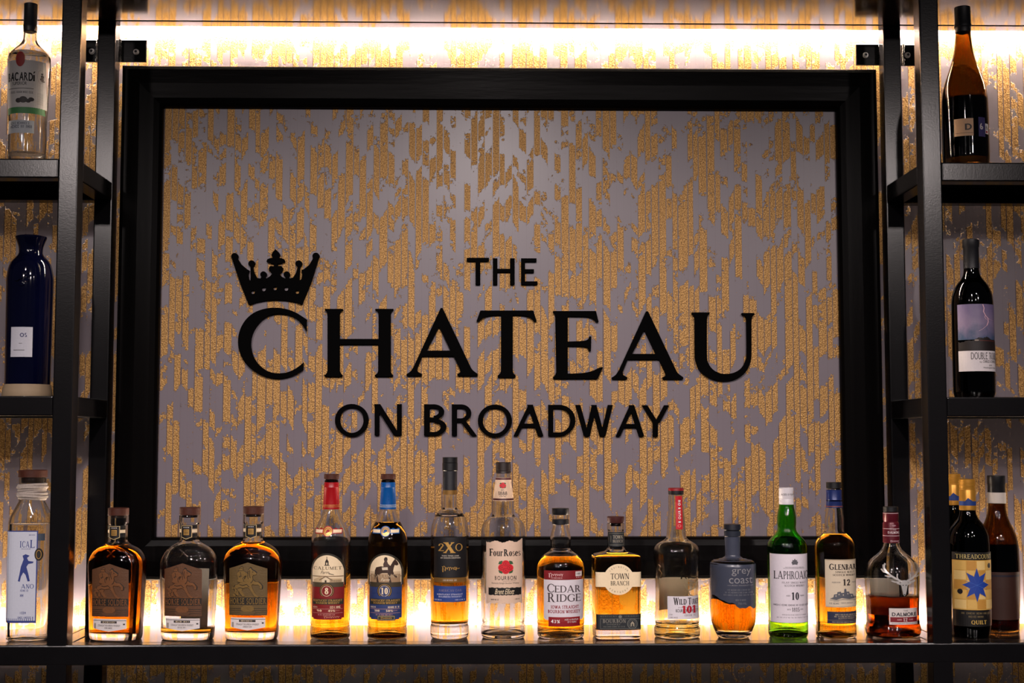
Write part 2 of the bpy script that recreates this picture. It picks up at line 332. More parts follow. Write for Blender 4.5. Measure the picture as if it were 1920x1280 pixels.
# ------------------------------------------------------------------ drawn alphabet (strokes as polygons, cap height 1)
def ell(cx, cy, rx, ry, a0, a1, n=20):
    return [(cx+rx*math.cos(math.radians(a0+(a1-a0)*i/n)), cy+ry*math.sin(math.radians(a0+(a1-a0)*i/n))) for i in range(n+1)]
def ring(cx, cy, rx, ry, wx, wy, a0, a1, n=22, sh=0):
    o = ell(cx, cy, rx, ry, a0, a1, n); i = ell(cx+sh, cy, rx-wx, ry-wy, a0, a1, n)
    return [[o[k], o[k+1], i[k+1], i[k]] for k in range(n)]
def glyph(c, W=.17, Th=.075, S=.075, st=.035):
    """polygons and advance of one capital or digit: W thick stroke, Th thin stroke, S serif reach (0 = sans)"""
    p = []
    def rect(x0, y0, x1, y1): p.append([(x0, y0), (x1, y0), (x1, y1), (x0, y1)])
    def foot(x, w, y, d):                    # bracketed serif, d=+1 upwards from y
        if S: p.append([(x-S, y), (x+w+S, y), (x+w+S, y+d*st), (x+w+S*.35, y+d*(st+S*.18)), (x+w, y+d*(st+S*.8)), (x, y+d*(st+S*.8)), (x-S*.35, y+d*(st+S*.18)), (x-S, y+d*st)])
    def stem(x, w, y0=0, y1=1, b=True, t=True):
        rect(x, y0, x+w, y1)
        if b: foot(x, w, y0, 1)
        if t: foot(x, w, y1, -1)
    def diag(x0, y0, x1, y1, w): p.append([(x0, y0), (x0+w, y0), (x1+w, y1), (x1, y1)])
    def arm(x0, x1, y, t, d, big=1):          # horizontal arm with a beak at x1, d: beak direction in y
        rect(x0, y, x1, y+t)
        if S:
            yy = y if d < 0 else y+t; yo = y+t if d < 0 else y; sg = 1 if x1 > x0 else -1
            p.append([(x1-sg*.16*big, yo), (x1-sg*.0, yo), (x1+sg*.03, yy+d*.10*big), (x1-sg*.0, yy+d*.11*big), (x1-sg*.07*big, yy+d*.02), (x1-sg*.2*big, yy)])
    s0 = S
    if c == 'A':
        diag(s0, 0, .47, 1, Th*1.25); diag(s0+.78-W*.1, 0, .43, 1, W*1.12)
        rect(.22, .28, .72, .28+Th)
        if S: foot(s0, Th*1.25, 0, 1); foot(s0+.78-W*.1, W*1.12, 0, 1)
        adv = .78+W+2*S
    elif c == 'B':
        stem(S, W, b=False, t=False); rect(S*.2, 0, S+.3, Th); rect(S*.2, 1-Th, S+.3, 1); rect(S, .5-Th/2+.02, S+.3, .5+Th/2+.02)
        p.extend(ring(S+.26, .26+.01, .34, .27, W, Th, -90, 90)); p.extend(ring(S+.26, .76, .28, .24, W*.92, Th, -90, 90)); adv = .62+S
    elif c in 'CGOQ':
        if c in 'OQ': p.extend(ring(.5, .5, .52, .52, W, Th, 0, 360, 40)); adv = 1.02
        else:
            p.extend(ring(.52, .5, .54, .52, W, Th, 42, 318, 36, .02))
            e = (.52+.54*math.cos(math.radians(42)), .5+.52*math.sin(math.radians(42)))
            if S: p.append([(e[0]-.20, e[1]+.105), (e[0]+.015, e[1]+.01), (e[0]+.012, e[1]-.19), (e[0]-.025, e[1]-.19), (e[0]-.06, e[1]-.06), (e[0]-.13, e[1]+.03)])
            f = (e[0], 1-e[1])
            if S and c == 'C': p.append([(f[0]-.16, f[1]-.085), (f[0]+.0, f[1]+.0), (f[0]-.03, f[1]+.11), (f[0]-.06, f[1]+.10), (f[0]-.10, f[1]+.01)])
            adv = .96
            if c == 'G': stem(.96-W-.02, W, .1, .46, False, bool(S)); rect(.62, .42, .94, .42+Th) if not S else None
        if c == 'Q': p.append([(.5, .14), (.62, .18), (.98, -.12), (.84, -.14)])
    elif c == 'D':
        stem(S, W, b=False, t=False); rect(S*.2, 0, S+.36, Th); rect(S*.2, 1-Th, S+.36, 1); p.extend(ring(S+.34, .5, .5, .5, W, Th, -90, 90, 26)); adv = .86+S
    elif c in 'EF':
        stem(S, W, b=(c == 'F'), t=False); rect(S*.1, 1-Th, S+.2, 1)
        arm(S, S+.60, 1-Th, Th, -1); arm(S+W, S+.50, .5-Th*.3, Th, 0 if not S else -1, .55)
        if S: p.append([(S+.47, .5+Th*.4), (S+.50, .5+Th*.4), (S+.505, .5+.12), (S+.485, .5+.12)])
        if c == 'E': arm(S, S+.64, 0, Th, 1); rect(S*.1, 0, S+.2, Th)
        adv = .66+S
    elif c == 'H':
        stem(S, W); stem(S+.58, W); rect(S, .48, S+.6, .48+Th); adv = .58+W+2*S
    elif c == 'I': stem(S, W); adv = W+2*S
    elif c == 'J':
        stem(.22, W, .2, 1, False, True); p.extend(ring(.16, .2, .06+W, .2, W, Th, -120, 0, 12)); adv = .24+W+S
    elif c == 'K':
        stem(S, W); diag(S+W*.6, .42, S+.52, 1, Th*1.3); diag(S+.56, 0, S+.22, .58, W*1.15)
        if S: foot(S+.56, W*1.1, 0, 1); foot(S+.52, Th*1.3, 1, -1)
        adv = .58+W+S*1.5
    elif c == 'L': stem(S, W, b=False); arm(S, S+.58, 0, Th, 1); rect(S*.1, 0, S+.2, Th); adv = .62+S
    elif c == 'M':
        stem(S, Th*1.2, t=False); stem(S+.86-W, W, t=False); diag(S+.36, .05, S-.02, 1, W); diag(S+.36, .05, S+.86-Th*1.5, 1, Th*1.4)
        if S: rect(S*.1, 1-st, S+.1, 1); rect(S+.8, 1-st, S+.9+S, 1)
        adv = .88+2*S
    elif c == 'N':
        stem(S, Th*1.15, t=False); stem(S+.62, Th*1.15, b=False); diag(S+.60-W*.45, 0, S-.02, 1, W*1.1)
        if S: rect(S*.0, 1-st, S+.1, 1)
        adv = .62+Th+2*S
    elif c in 'PR':
        stem(S, W); rect(S*.2, 1-Th, S+.3, 1); rect(S, .44, S+.3, .44+Th); p.extend(ring(S+.27, .72, .30, .28, W*.95, Th, -90, 90)); adv = .60+S
        if c == 'R':
            diag(S+.56, 0, S+.24, .47, W*1.1); adv = .62+W+S
            if S: rect(S+.6, 0, S+.62+W+S*.6, st)
    elif c == 'S':
        p.extend(ring(.28, .745, .26, .265, W*.8, Th, 40, 235, 18)); p.extend(ring(.28, .255, .28, .265, W*.8, Th, -140, 60, 18))
        p.append([(.07, .63), (.22, .62), (.50, .36), (.37, .34)]); p.append([(.09, .60), (.17, .66), (.49, .40), (.40, .35)])
        if S: p.append([(.44, .93), (.50, .96), (.49, .74), (.465, .74)]); p.append([(.03, .06), (.09, .08), (.055, .30), (.025, .30)])
        adv = .57
    elif c == 'T':
        stem(.36-W/2+S*.5, W, t=False); arm(.36+S*.5, .72+S, 1-Th, Th, -1, 1.05); arm(.36+S*.5, 0, 1-Th, Th, -1, 1.05); adv = .72+S
    elif c == 'U':
        stem(S, W, .34, 1, False, True); stem(S+.66, Th*1.35, .34, 1, False, True)
        o = ell(S+.33+Th*.67, .34, .33+Th*.68, .36, 180, 360, 24); i = ell(S+(W+.66)/2, .34, (.66-W)/2, .36-Th*1.25, 180, 360, 24)
        p.extend([[o[k], o[k+1], i[k+1], i[k]] for k in range(24)]); adv = .66+Th*1.35+2*S
    elif c == 'V':
        diag(.36, 0, 0, 1, W); diag(.40, 0, .70, 1, Th*1.3)
        if S: foot(0, W, 1, -1); foot(.70, Th*1.3, 1, -1)
        adv = .72+Th+S
    elif c == 'W':
        diag(.27, 0, 0, 1, W); diag(.30, 0, .52, 1, Th*1.3); diag(.76, 0, .50, 1, W); diag(.79, 0, 1.02, 1, Th*1.3)
        if S: foot(0, W, 1, -1); foot(1.02, Th*1.3, 1, -1)
        adv = 1.04+Th*1.3
    elif c == 'X':
        diag(.54, 0, S*.5, 1, W*1.1); diag(S*.5, 0, .58, 1, Th*1.2)
        if S: foot(.54, W, 0, 1); foot(S*.5, Th, 0, 1); foot(S*.5, W, 1, -1); foot(.58, Th, 1, -1)
        adv = .56+W+S
    elif c == 'Y':
        stem(.33, W, 0, .46, t=False); diag(.33, .44, 0, 1, W*1.05); diag(.33+W*.4, .44, .68, 1, Th*1.3)
        if S: foot(0, W*1.05, 1, -1); foot(.68, Th*1.3, 1, -1)
        adv = .70+Th+S
    elif c == 'Z':
        rect(.02, 1-Th, .62, 1); rect(.02, 0, .64, Th); diag(0, 0, .64-W*1.2, 1, W*1.2); adv = .64
    elif c == '0': p.extend(ring(.3, .5, .3, .51, W, Th, 0, 360, 32)); adv = .6
    elif c == '1':
        stem(.16, W, t=False); p.append([(.0, .80), (.16, 1), (.2, 1), (.2, .86)]); adv = .2+W+S
    elif c == '2':
        p.extend(ring(.28, .72, .27, .28, W*.9, Th, -10, 190, 18)); diag(.0, Th*.5, .36, .66, W*.95); rect(0, 0, .56, Th*1.5); adv = .58
    elif c == '3':
        p.extend(ring(.24, .74, .25, .26, W*.9, Th, -90, 140, 16)); p.extend(ring(.24, .27, .29, .28, W, Th, -150, 90, 18)); adv = .56
    elif c == '4': stem(.34, W, t=False); rect(0, .24, .60, .24+Th*1.2); diag(0, .26, .36, 1, Th*1.5); adv = .62
    elif c == '5':
        rect(.07, 1-Th*1.4, .5, 1); rect(.07, .5, .07+Th*1.2, 1); p.extend(ring(.24, .32, .29, .33, W, Th, -150, 120, 18)); adv = .55
    elif c in '68':
        p.extend(ring(.28, .29, .29, .30, W*.9, Th, 0, 360, 26)); adv = .58
        if c == '6': p.extend(ring(.36, .42, .37, .60, W*.9, Th*1.2, 95, 180, 14))
        else: p.extend(ring(.28, .77, .24, .24, W*.8, Th, 0, 360, 24))
    elif c == '9':
        p.extend(ring(.28, .71, .29, .30, W*.9, Th, 0, 360, 26)); p.extend(ring(.20, .58, .37, .60, W*.9, Th*1.2, -85, 0, 14)); adv = .58
    elif c in '-.,':
        (rect(0, .42, .3, .42+Th) if c == '-' else rect(0, 0, W*.7, W*.7)); adv = .3 if c == '-' else .15
    elif c == '&': p.extend(ring(.25, .74, .2, .26, W*.7, Th, 0, 360, 20)); p.extend(ring(.28, .28, .28, .30, W, Th, 0, 360, 24)); adv = .6
    elif c == '%':
        p.extend(ring(.16, .76, .16, .24, W*.55, Th, 0, 360, 16)); p.extend(ring(.62, .24, .16, .24, W*.55, Th, 0, 360, 16)); diag(.12, 0, .56, 1, Th*1.2); adv = .8
    else: adv = .36
    return p, adv
def lower(c, W=.2, Th=.07, S=.07):
    p = []; st = .05
    def rect(x0, y0, x1, y1): p.append([(x0, y0), (x1, y0), (x1, y1), (x0, y1)])
    if c == 'o': p += ring(.26, .33, .28, .35, W, Th, 0, 360, 28); a = .54
    elif c == 'e': p += ring(.26, .33, .28, .35, W, Th, 8, 318, 26); rect(.1, .34, .5, .34+Th); a = .52
    elif c == 's':
        k, a = glyph('S', W=W*1.1, Th=Th*1.3, S=S*.5, st=st); p += [[(x*.75, y*.67) for x, y in q] for q in k]; a *= .75
    elif c == 'r': rect(.05, 0, .05+W, .66); rect(0, 0, .1+W, st); rect(0, .61, .1, .66); p += ring(.34, .42, .18, .25, W*.5, Th, 40, 150, 10); p.append(ell(.44, .56, .07, .07, 0, 330, 11)); a = .50
    elif c == 'u': rect(.05, .2, .05+W, .66); rect(0, .61, .1, .66); rect(.42, 0, .42+W, .66); rect(.36, .61, .45, .66); rect(.42, 0, .48+W, st); p += ring(.24, .2, .2, .21, W*.7, Th, 180, 340, 12); a = .66
    return p, a
def lower_line(s, sp=.06):
    out = []; x = 0
    for c in s:
        q, a = lower(c); out += [[(x+px, py) for px, py in k] for k in q]; x += a+sp
    return out
SERIF = dict(W=.17, Th=.070, S=.085, st=.035)
BOLD = dict(W=.24, Th=.10, S=.075, st=.05)
SANS = dict(W=.15, Th=.145, S=0, st=0)
SANSB = dict(W=.22, Th=.19, S=0, st=0)
SLAB = dict(W=.20, Th=.16, S=.07, st=.12)
def tri(pl):
    if len(pl) <= 3: return [list(pl)]
    return [[pl[i] for i in f] for f in tessellate_polygon([[Vector((x, y, 0)) for x, y in pl]])]
def line_polys(s, st, sp=.13):
    out = []; x = 0
    for c in s:
        small = st.get('caps') and c.islower(); k = .8 if small else 1
        ps, a = glyph(c.upper(), **{q: v for q, v in st.items() if q != 'caps'})
        out += [[(x+px*k, py*k) for px, py in q] for q in ps]; x += a*k+sp
    return out, x-sp
FC = {}
def builtin(s, shear=0):
    """the application's own plain typeface, for lower case and small print"""
    if (s, shear) in FC: return FC[(s, shear)]
    cu = bpy.data.curves.new('t', 'FONT'); cu.body = s; cu.resolution_u = 3; cu.shear = shear
    o = bpy.data.objects.new('t', cu); COL.objects.link(o)
    me = bpy.data.meshes.new_from_object(o.evaluated_get(bpy.context.evaluated_depsgraph_get()))
    me.calc_loop_triangles()
    tr = [[(me.vertices[i].co.x, me.vertices[i].co.y) for i in t.vertices] for t in me.loop_triangles]
    bpy.data.objects.remove(o); bpy.data.curves.remove(cu); bpy.data.meshes.remove(me)
    FC[(s, shear)] = tr
    return tr
def fit(polys, x0, y0, x1, y1):
    """scale polygons so their extent fills the box; y0 is the top in photo-like coordinates (y grows downward)"""
    xs = [p[0] for q in polys for p in q]; ys = [p[1] for q in polys for p in q]
    a, b, c, d = min(xs), max(xs), min(ys), max(ys)
    return [[(x0+(x-a)/(b-a)*(x1-x0), y1-(y-c)/(d-c)*(y1-y0)) for x, y in q] for q in polys]

# ------------------------------------------------------------------ raised letters and crown on the panel
LD = .009                                    # letter thickness
PY = -.022                                   # panel face in sign space
def prism(bm, pl, y0, y1):
    a = [bm.verts.new((x, y0, z)) for x, z in pl]; b = [bm.verts.new((x, y1, z)) for x, z in pl]
    n = len(pl)
    for f in tri_idx(pl): 
        bm.faces.new([b[i] for i in f]); bm.faces.new([a[i] for i in f][::-1])
    for i in range(n): bm.faces.new((a[i], a[(i+1) % n], b[(i+1) % n], b[i]))
def tri_idx(pl): return [tuple(f) for f in tessellate_polygon([[Vector((x, y, 0)) for x, y in pl]])]
def sign_xz(px, py):
    p = at(px, py, WALLY+PY-LD); return p.x, p.z-FZ0
def sign_letter(c, style, x0, y0, x1, y1):
    bm = bmesh.new()
    for i, pl in enumerate(fit(glyph(c, **style)[0], x0, y0, x1, y1)):
        try: prism(bm, [sign_xz(*p) for p in pl], PY, PY-LD-i*.00002)
        except ValueError: pass
    o = obj('letter', bm, LETTER, sign)
    return o
# outlines of the large serif letters; a third value marks a corner, the rest are curve points
LC = [(730,465,1),(727,562,1),(693,505),(645,460),(590,432),(520,420),(450,430),(390,462),(340,515),(305,580),(292,650),(300,720),(325,780),(365,830),(420,868),(480,885),(545,885),(600,872),(655,843),(705,803,1),(702,860,1),(650,892),(590,915),(520,927),(450,922),(380,903),(310,865),(250,808),(212,740),(194,665),(197,590),(220,520),(262,458),(320,412),(390,385),(460,374),(530,377),(600,393),(660,420)]
LH = [(873,383,1),(1012,383,1),(1014,393,1),(997,405),(988,428,1),(988,618,1),(1293,618,1),(1293,428,1),(1285,405),(1266,393,1),(1268,383,1),(1408,383,1),(1408,393,1),(1394,405),(1388,428,1),(1388,870,1),(1394,890),(1405,900,1),(1405,911,1),(1263,911,1),(1263,900,1),(1280,890),(1290,868,1),(1290,660,1),(988,660,1),(988,868,1),(996,888),(1010,900,1),(1008,912,1),(868,912,1),(868,901,1),(884,890),(893,868,1),(893,430,1),(888,408),(872,394,1)]
LA = [(1125,427,1),(1137,427,1),(1300,770,1),(1316,798),(1348,822,1),(1348,833,1),(1225,833,1),(1225,822,1),(1242,812),(1240,795,1),(1202,715,1),(1015,715,1),(985,790,1),(988,808),(1012,822,1),(1012,833,1),(920,833,1),(920,823,1),(945,806),(965,775,1)]
LA_HOLE = [(1115,540,1),(1183,682,1),(1042,682,1)]
LT = [(130,422,1),(448,422,1),(468,485,1),(456,490,1),(425,462),(385,451),(325,448,1),(325,785,1),(330,800),(341,810,1),(341,822,1),(234,822,1),(234,812,1),(248,800),(254,782,1),(254,448,1),(195,451),(150,464),(120,490,1),(107,485,1)]
LE = [(567,425,1),(824,425,1),(840,490,1),(828,493,1),(800,468),(760,458),(655,456,1),(655,608,1),(745,604),(775,595),(785,577,1),(796,577,1),(794,664,1),(782,664,1),(770,643),(740,636),(655,634,1),(655,800,1),(740,797),(800,785),(845,764),(866,762,1),(836,830,1),(567,830,1),(567,820,1),(580,808),(586,790,1),(580,460,1),(576,444),(567,435,1)]
LU = [(1400,433,1),(1505,433,1),(1505,443,1),(1494,455),(1490,480,1),(1490,690),(1500,740),(1525,775),(1565,797),(1610,802),(1660,792),(1700,765),(1722,725),(1730,680),(1728,480,1),(1722,458),(1700,446,1),(1700,437,1),(1775,437,1),(1775,447,1),(1762,460),(1757,485,1),(1757,680),(1748,740),(1722,792),(1675,828),(1610,844),(1540,838),(1480,812),(1440,770),(1421,710),(1418,640),(1418,480,1),(1413,456),(1400,444,1)]
def smooth(pts, k=4):
    out = []; n = len(pts)
    for i in range(n):
        p1, p2 = pts[i], pts[(i+1) % n]
        if len(p1) == 3 and len(p2) == 3: out.append(p1[:2]); continue
        p0 = p1 if len(p1) == 3 else pts[i-1]; p3 = p2 if len(p2) == 3 else pts[(i+2) % n]
        for j in range(k):
            t = j/k
            out.append(tuple(.5*(2*p1[a]+(p2[a]-p0[a])*t+(2*p0[a]-5*p1[a]+4*p2[a]-p3[a])*t*t+(3*p1[a]-p0[a]-3*p2[a]+p3[a])*t**3) for a in (0, 1)))
    return out
def outline_mesh(loops, to):
    """flat outline with holes, extruded to the letter thickness and stood up on the panel"""
    cu = bpy.data.curves.new('outline', 'CURVE'); cu.dimensions = '2D'; cu.fill_mode = 'BOTH'; cu.extrude = LD/2
    for pts in loops:
        q = cu.splines.new('POLY'); q.points.add(len(pts)-1); q.use_cyclic_u = True
        for a, p in zip(q.points, pts): X, Z = to(*p); a.co = (X, Z, 0, 1)
    o = bpy.data.objects.new('c', cu); COL.objects.link(o)
    me = bpy.data.meshes.new_from_object(o.evaluated_get(bpy.context.evaluated_depsgraph_get()))
    bpy.data.objects.remove(o); bpy.data.curves.remove(cu)
    me.transform(Matrix(((1, 0, 0, 0), (0, 0, -1, PY-LD/2), (0, 1, 0, 0), (0, 0, 0, 1))))
    bm = bmesh.new(); bm.from_mesh(me); bpy.data.meshes.remove(me)
    return bm
for loops, ox, oy, sc in (((LC,), 400, 487, 4.174), ((LH,), 400, 487, 4.174), ((LA, LA_HOLE), 474.6, 443.8, 3.2), ((LT,), 860, 450, 3.2), ((LE,), 860, 450, 3.2), ((LA, LA_HOLE), 860, 450, 3.2), ((LU,), 860, 450, 3.2)):
    obj('letter', outline_mesh([smooth(p) for p in loops], lambda x, y: sign_xz(ox+x/sc, oy+y/sc)), LETTER, sign)
for c, x0, y0, x1, y1 in (('T', 875, 483, 917, 533), ('H', 924, 484, 965, 533), ('E', 977, 484, 1008, 533)):
    sign_letter(c, dict(W=.155, Th=.12, S=0, st=0), x0, y0, x1, y1)
MED = dict(W=.155, Th=.115, S=0, st=0)
for c, x0, x1 in (('O', 628, 691), ('N', 701, 753), ('B', 795, 837), ('R', 847, 894), ('O', 896, 960), ('A', 963, 1019), ('D', 1028, 1079), ('W', 1079, 1149), ('A', 1155, 1208), ('Y', 1204, 1255)):
    dy = (x0-628)*.004
    sign_letter(c, MED, x0, 757+dy, x1, (818 if c == 'O' else 815.5)+dy)
def crown():
    K = lambda x, y: sign_xz(400+x/3.2, 440+y/3.2)
    body = [(212, 421), (160, 290), (110, 140), (142, 138), (165, 175), (200, 205), (216, 214), (208, 240), (213, 268), (222, 274), (224, 240), (222, 195), (236, 195), (245, 230), (262, 258), (282, 262), (292, 248), (309, 248),
            (318, 262), (338, 250), (352, 235), (336, 218), (332, 200), (342, 186), (362, 188), (364, 172), (342, 170), (330, 164), (318, 160), (324, 146), (340, 140), (355, 138), (348, 120), (356, 104), (373, 86),
            (391, 104), (400, 120), (392, 138), (408, 140), (424, 146), (430, 160), (418, 164), (406, 170), (384, 172), (386, 188), (406, 186), (418, 200), (413, 218), (396, 235), (408, 250), (430, 262),
            (434, 248), (448, 248), (458, 262), (478, 256), (496, 228), (505, 195), (520, 195), (517, 235), (516, 274), (528, 266), (533, 240), (528, 212), (548, 203), (575, 180), (600, 138), (632, 140), (585, 290), (531, 418),
            (490, 402), (430, 392), (372, 389), (312, 393), (256, 404)]
    bm = outline_mesh([body]+[ell(x, y, r, r, 0, 342, 19) for x, y, r in ((237, 343, 12), (302, 325, 13), (370, 320, 12), (437, 323, 13), (503, 342, 12))], K)
    for x, y, r in ((127, 130, 21), (229, 173, 20), (512, 173, 20), (615, 128, 21), (300, 238, 19), (440, 238, 19)):
        prism(bm, [K(*p) for p in ell(x, y, r, r, 0, 345, 23)], PY, PY-LD+.0002)
    c = obj('crown', bm, LETTER, sign); c['label'] = 'black crown with five tines and pierced band'
crown()

# ------------------------------------------------------------------ bottles
def pchip(xs, ys):
    n = len(xs); h = [xs[i+1]-xs[i] for i in range(n-1)]; d = [(ys[i+1]-ys[i])/h[i] for i in range(n-1)]
    m = [d[0]]+[0 if d[i-1]*d[i] <= 0 else 2*d[i-1]*d[i]/(d[i-1]+d[i]) for i in range(1, n-1)]+[d[-1]]
    def f(x):
        if x <= xs[0]: return ys[0]
        if x >= xs[-1]: return ys[-1]
        i = max(k for k in range(n-1) if xs[k] <= x); t = (x-xs[i])/h[i]
        return (2*t**3-3*t*t+1)*ys[i]+(t**3-2*t*t+t)*h[i]*m[i]+(3*t*t-2*t**3)*ys[i+1]+(t**3-t*t)*h[i]*m[i+1]
    return f
def lin(keys):
    def f(x):
        if x <= keys[0][0]: return keys[0][1]
        for (a, va), (b, vb) in zip(keys, keys[1:]):
            if x <= b: return va+(vb-va)*(x-a)/(b-a)
        return keys[-1][1]
    return f
SEG = 56
class Bottle:
    """one bottle; every y / x below is read from the photograph: image px = origin + value / scale"""
    def __init__(s, name, label, zoom, cx, base, prof, shelf_z=None, flat=None, corner=None, rot=0, front=-.22, group=None, seg=SEG):
        s.ox, s.oy, s.s = zoom; s.cx = cx; s.seg = seg
        z0 = ZS if shelf_z is None else shelf_z
        ppm = 990.; bx = s.ox+cx/s.s
        flat_f = lin(flat) if flat else (lambda y: 1.0)
        rb = prof[-1][1]/s.s/ppm*flat_f(prof[-1][0])
        Y = front+rb
        a = at(bx, s.oy+base/s.s, Y); X = a.x
        for _ in range(3): X += at(bx, 0, Y).x-at(proj((X, Y, z0))[0], 0, Y).x
        px, py, depth = proj((X, Y, z0)); s.ppm = F/depth; s.py0 = py
        s.root = thing(name, label, 'bottle', (X, Y, z0), group, rot)
        zs = [(s.Z(y), h/s.s/s.ppm) for y, h in prof][::-1]
        zs = [(0.0, zs[0][1])]+[q for q in zs[1:] if q[0] > .0025]
        s.zs = zs; s.hw = pchip([q[0] for q in zs], [q[1] for q in zs])
        s.flat = (lambda z: flat_f(s.Yp(z))); cf = lin(corner) if corner else (lambda y: 2.0)
        s.n = (lambda z: cf(s.Yp(z)))
    def Z(s, y): return (s.py0-(s.oy+y/s.s))/s.ppm
    def Yp(s, z): return (s.py0-z*s.ppm-s.oy)*s.s
    def X(s, x): return (x-s.cx)/s.s/s.ppm
    def ringpts(s, z, inset=0, scale=1.0):
        a = max(.0004, (s.hw(z)-inset)*scale); b = max(.0004, (s.hw(z)*s.flat(z)-inset)*scale); n = s.n(z); out = []
        for k in range(s.seg):
            t = 2*math.pi*k/s.seg; c, d = math.cos(t), math.sin(t)
            out.append((a*math.copysign(abs(c)**(2/n), c), b*math.copysign(abs(d)**(2/n), d), z))
        return out
    def surf(s, x, z, off, back=False, inset=0):
        a = s.hw(z)+off; b = s.hw(z)*s.flat(z)+off; n = s.n(z); q = min(.998, abs(x/a))
        y = b*(1-q**n)**(1/n)
        return (x, y if back else -y, z)
    def loft(s, bm, rings, rev=False, cap0=False, cap1=False):
        R = [[bm.verts.new(p) for p in r] for r in rings]; n = s.seg
        for a, b in zip(R, R[1:]):
            for k in range(n):
                q = (a[k], a[(k+1) % n], b[(k+1) % n], b[k]); bm.faces.new(q[::-1] if rev else q)
        if cap0: bm.faces.new(R[0] if rev else R[0][::-1])
        if cap1: bm.faces.new(R[-1][::-1] if rev else R[-1])
    def levels(s, z0, z1, step=.0035):
        n = max(1, int((z1-z0)/step)); L = {z0+(z1-z0)*i/n for i in range(n+1)} | {z for z, _ in s.zs if z0 < z < z1}
        return sorted(L)
    def glass(s, mat, level=None, liq=None, floor=None, wall=.0028, punt=.004, inpunt=.002, top=None):
        """glass shell, open where the liquid starts, and the liquid body"""
        zt = s.zs[-1][0]; zf = max(.0042+inpunt*0, s.Z(floor)) if floor else .008; bm = bmesh.new()
        pun = [s.ringpts(0, 0, f) for f in (.02, .35, .7, .88)]
        pun = [[(x, y, punt*(1-(i/3)**2)) for x, y, _ in r] for i, r in enumerate(pun)]
        L = s.levels(0, zt)
        out = pun+[[(x*.97, y*.97, 0) for x, y, _ in s.ringpts(0)]]+[s.ringpts(max(z, .0012) if z == 0 else z) for z in L]
        s.loft(bm, out, cap0=True)
        zl = s.Z(level) if level else None
        def fl(zr): return [[(x, y, zf+inpunt*(1-f*f)) for x, y, _ in s.ringpts(zf, wall, f)] for f in (.02, .4, .75, .94)]
        z_in = [z for z in s.levels(zl if zl else zf, zt)]
        inner = [s.ringpts(z, wall) for z in z_in]
        if not zl: inner = fl(zf)+inner
        s.loft(bm, inner, rev=True, cap0=not zl)
        s.loft(bm, [s.ringpts(zt), s.ringpts(zt, wall)])
        me = bpy.data.meshes.new('glass_body'); bm.to_mesh(me); bm.free()
        s.body = link('glass_body', me, mat, s.root)
        if zl:
            bm = bmesh.new()
            s.loft(bm, fl(zf)+[s.ringpts(z, wall) for z in s.levels(zf, zl)], cap0=True)
            s.loft(bm, [s.ringpts(zl, wall), s.ringpts(zl, wall, .5), s.ringpts(zl, wall, .02)], cap1=True)
            bmesh.ops.remove_doubles(bm, verts=bm.verts, dist=1e-6)
            me = bpy.data.meshes.new('liquid'); bm.to_mesh(me); bm.free()
            link('liquid', me, liq, s.root)
    def lathe(s, name, prof, mat, parent=None, seg=40, flat=1.0, dx=0):
        """closed turned part, prof = [(y, halfwidth)] from top to bottom"""
        bm = bmesh.new(); R = []
        for y, h in prof[::-1]:
            r = h/s.s/s.ppm
            R.append([bm.verts.new((r*math.cos(2*math.pi*k/seg), flat*r*math.sin(2*math.pi*k/seg), s.Z(y))) for k in range(seg)])
        for a, b in zip(R, R[1:]):
            for k in range(seg): bm.faces.new((a[k], a[(k+1) % seg], b[(k+1) % seg], b[k]))
        bm.faces.new(R[0][::-1]); bm.faces.new(R[-1])
        o = obj(name, bm, mat, parent or s.root, False, False)
        for f in o.data.polygons: f.use_smooth = len(f.vertices) == 4
        try: o.data.set_sharp_from_angle(angle=math.radians(35))
        except Exception: pass
        return o
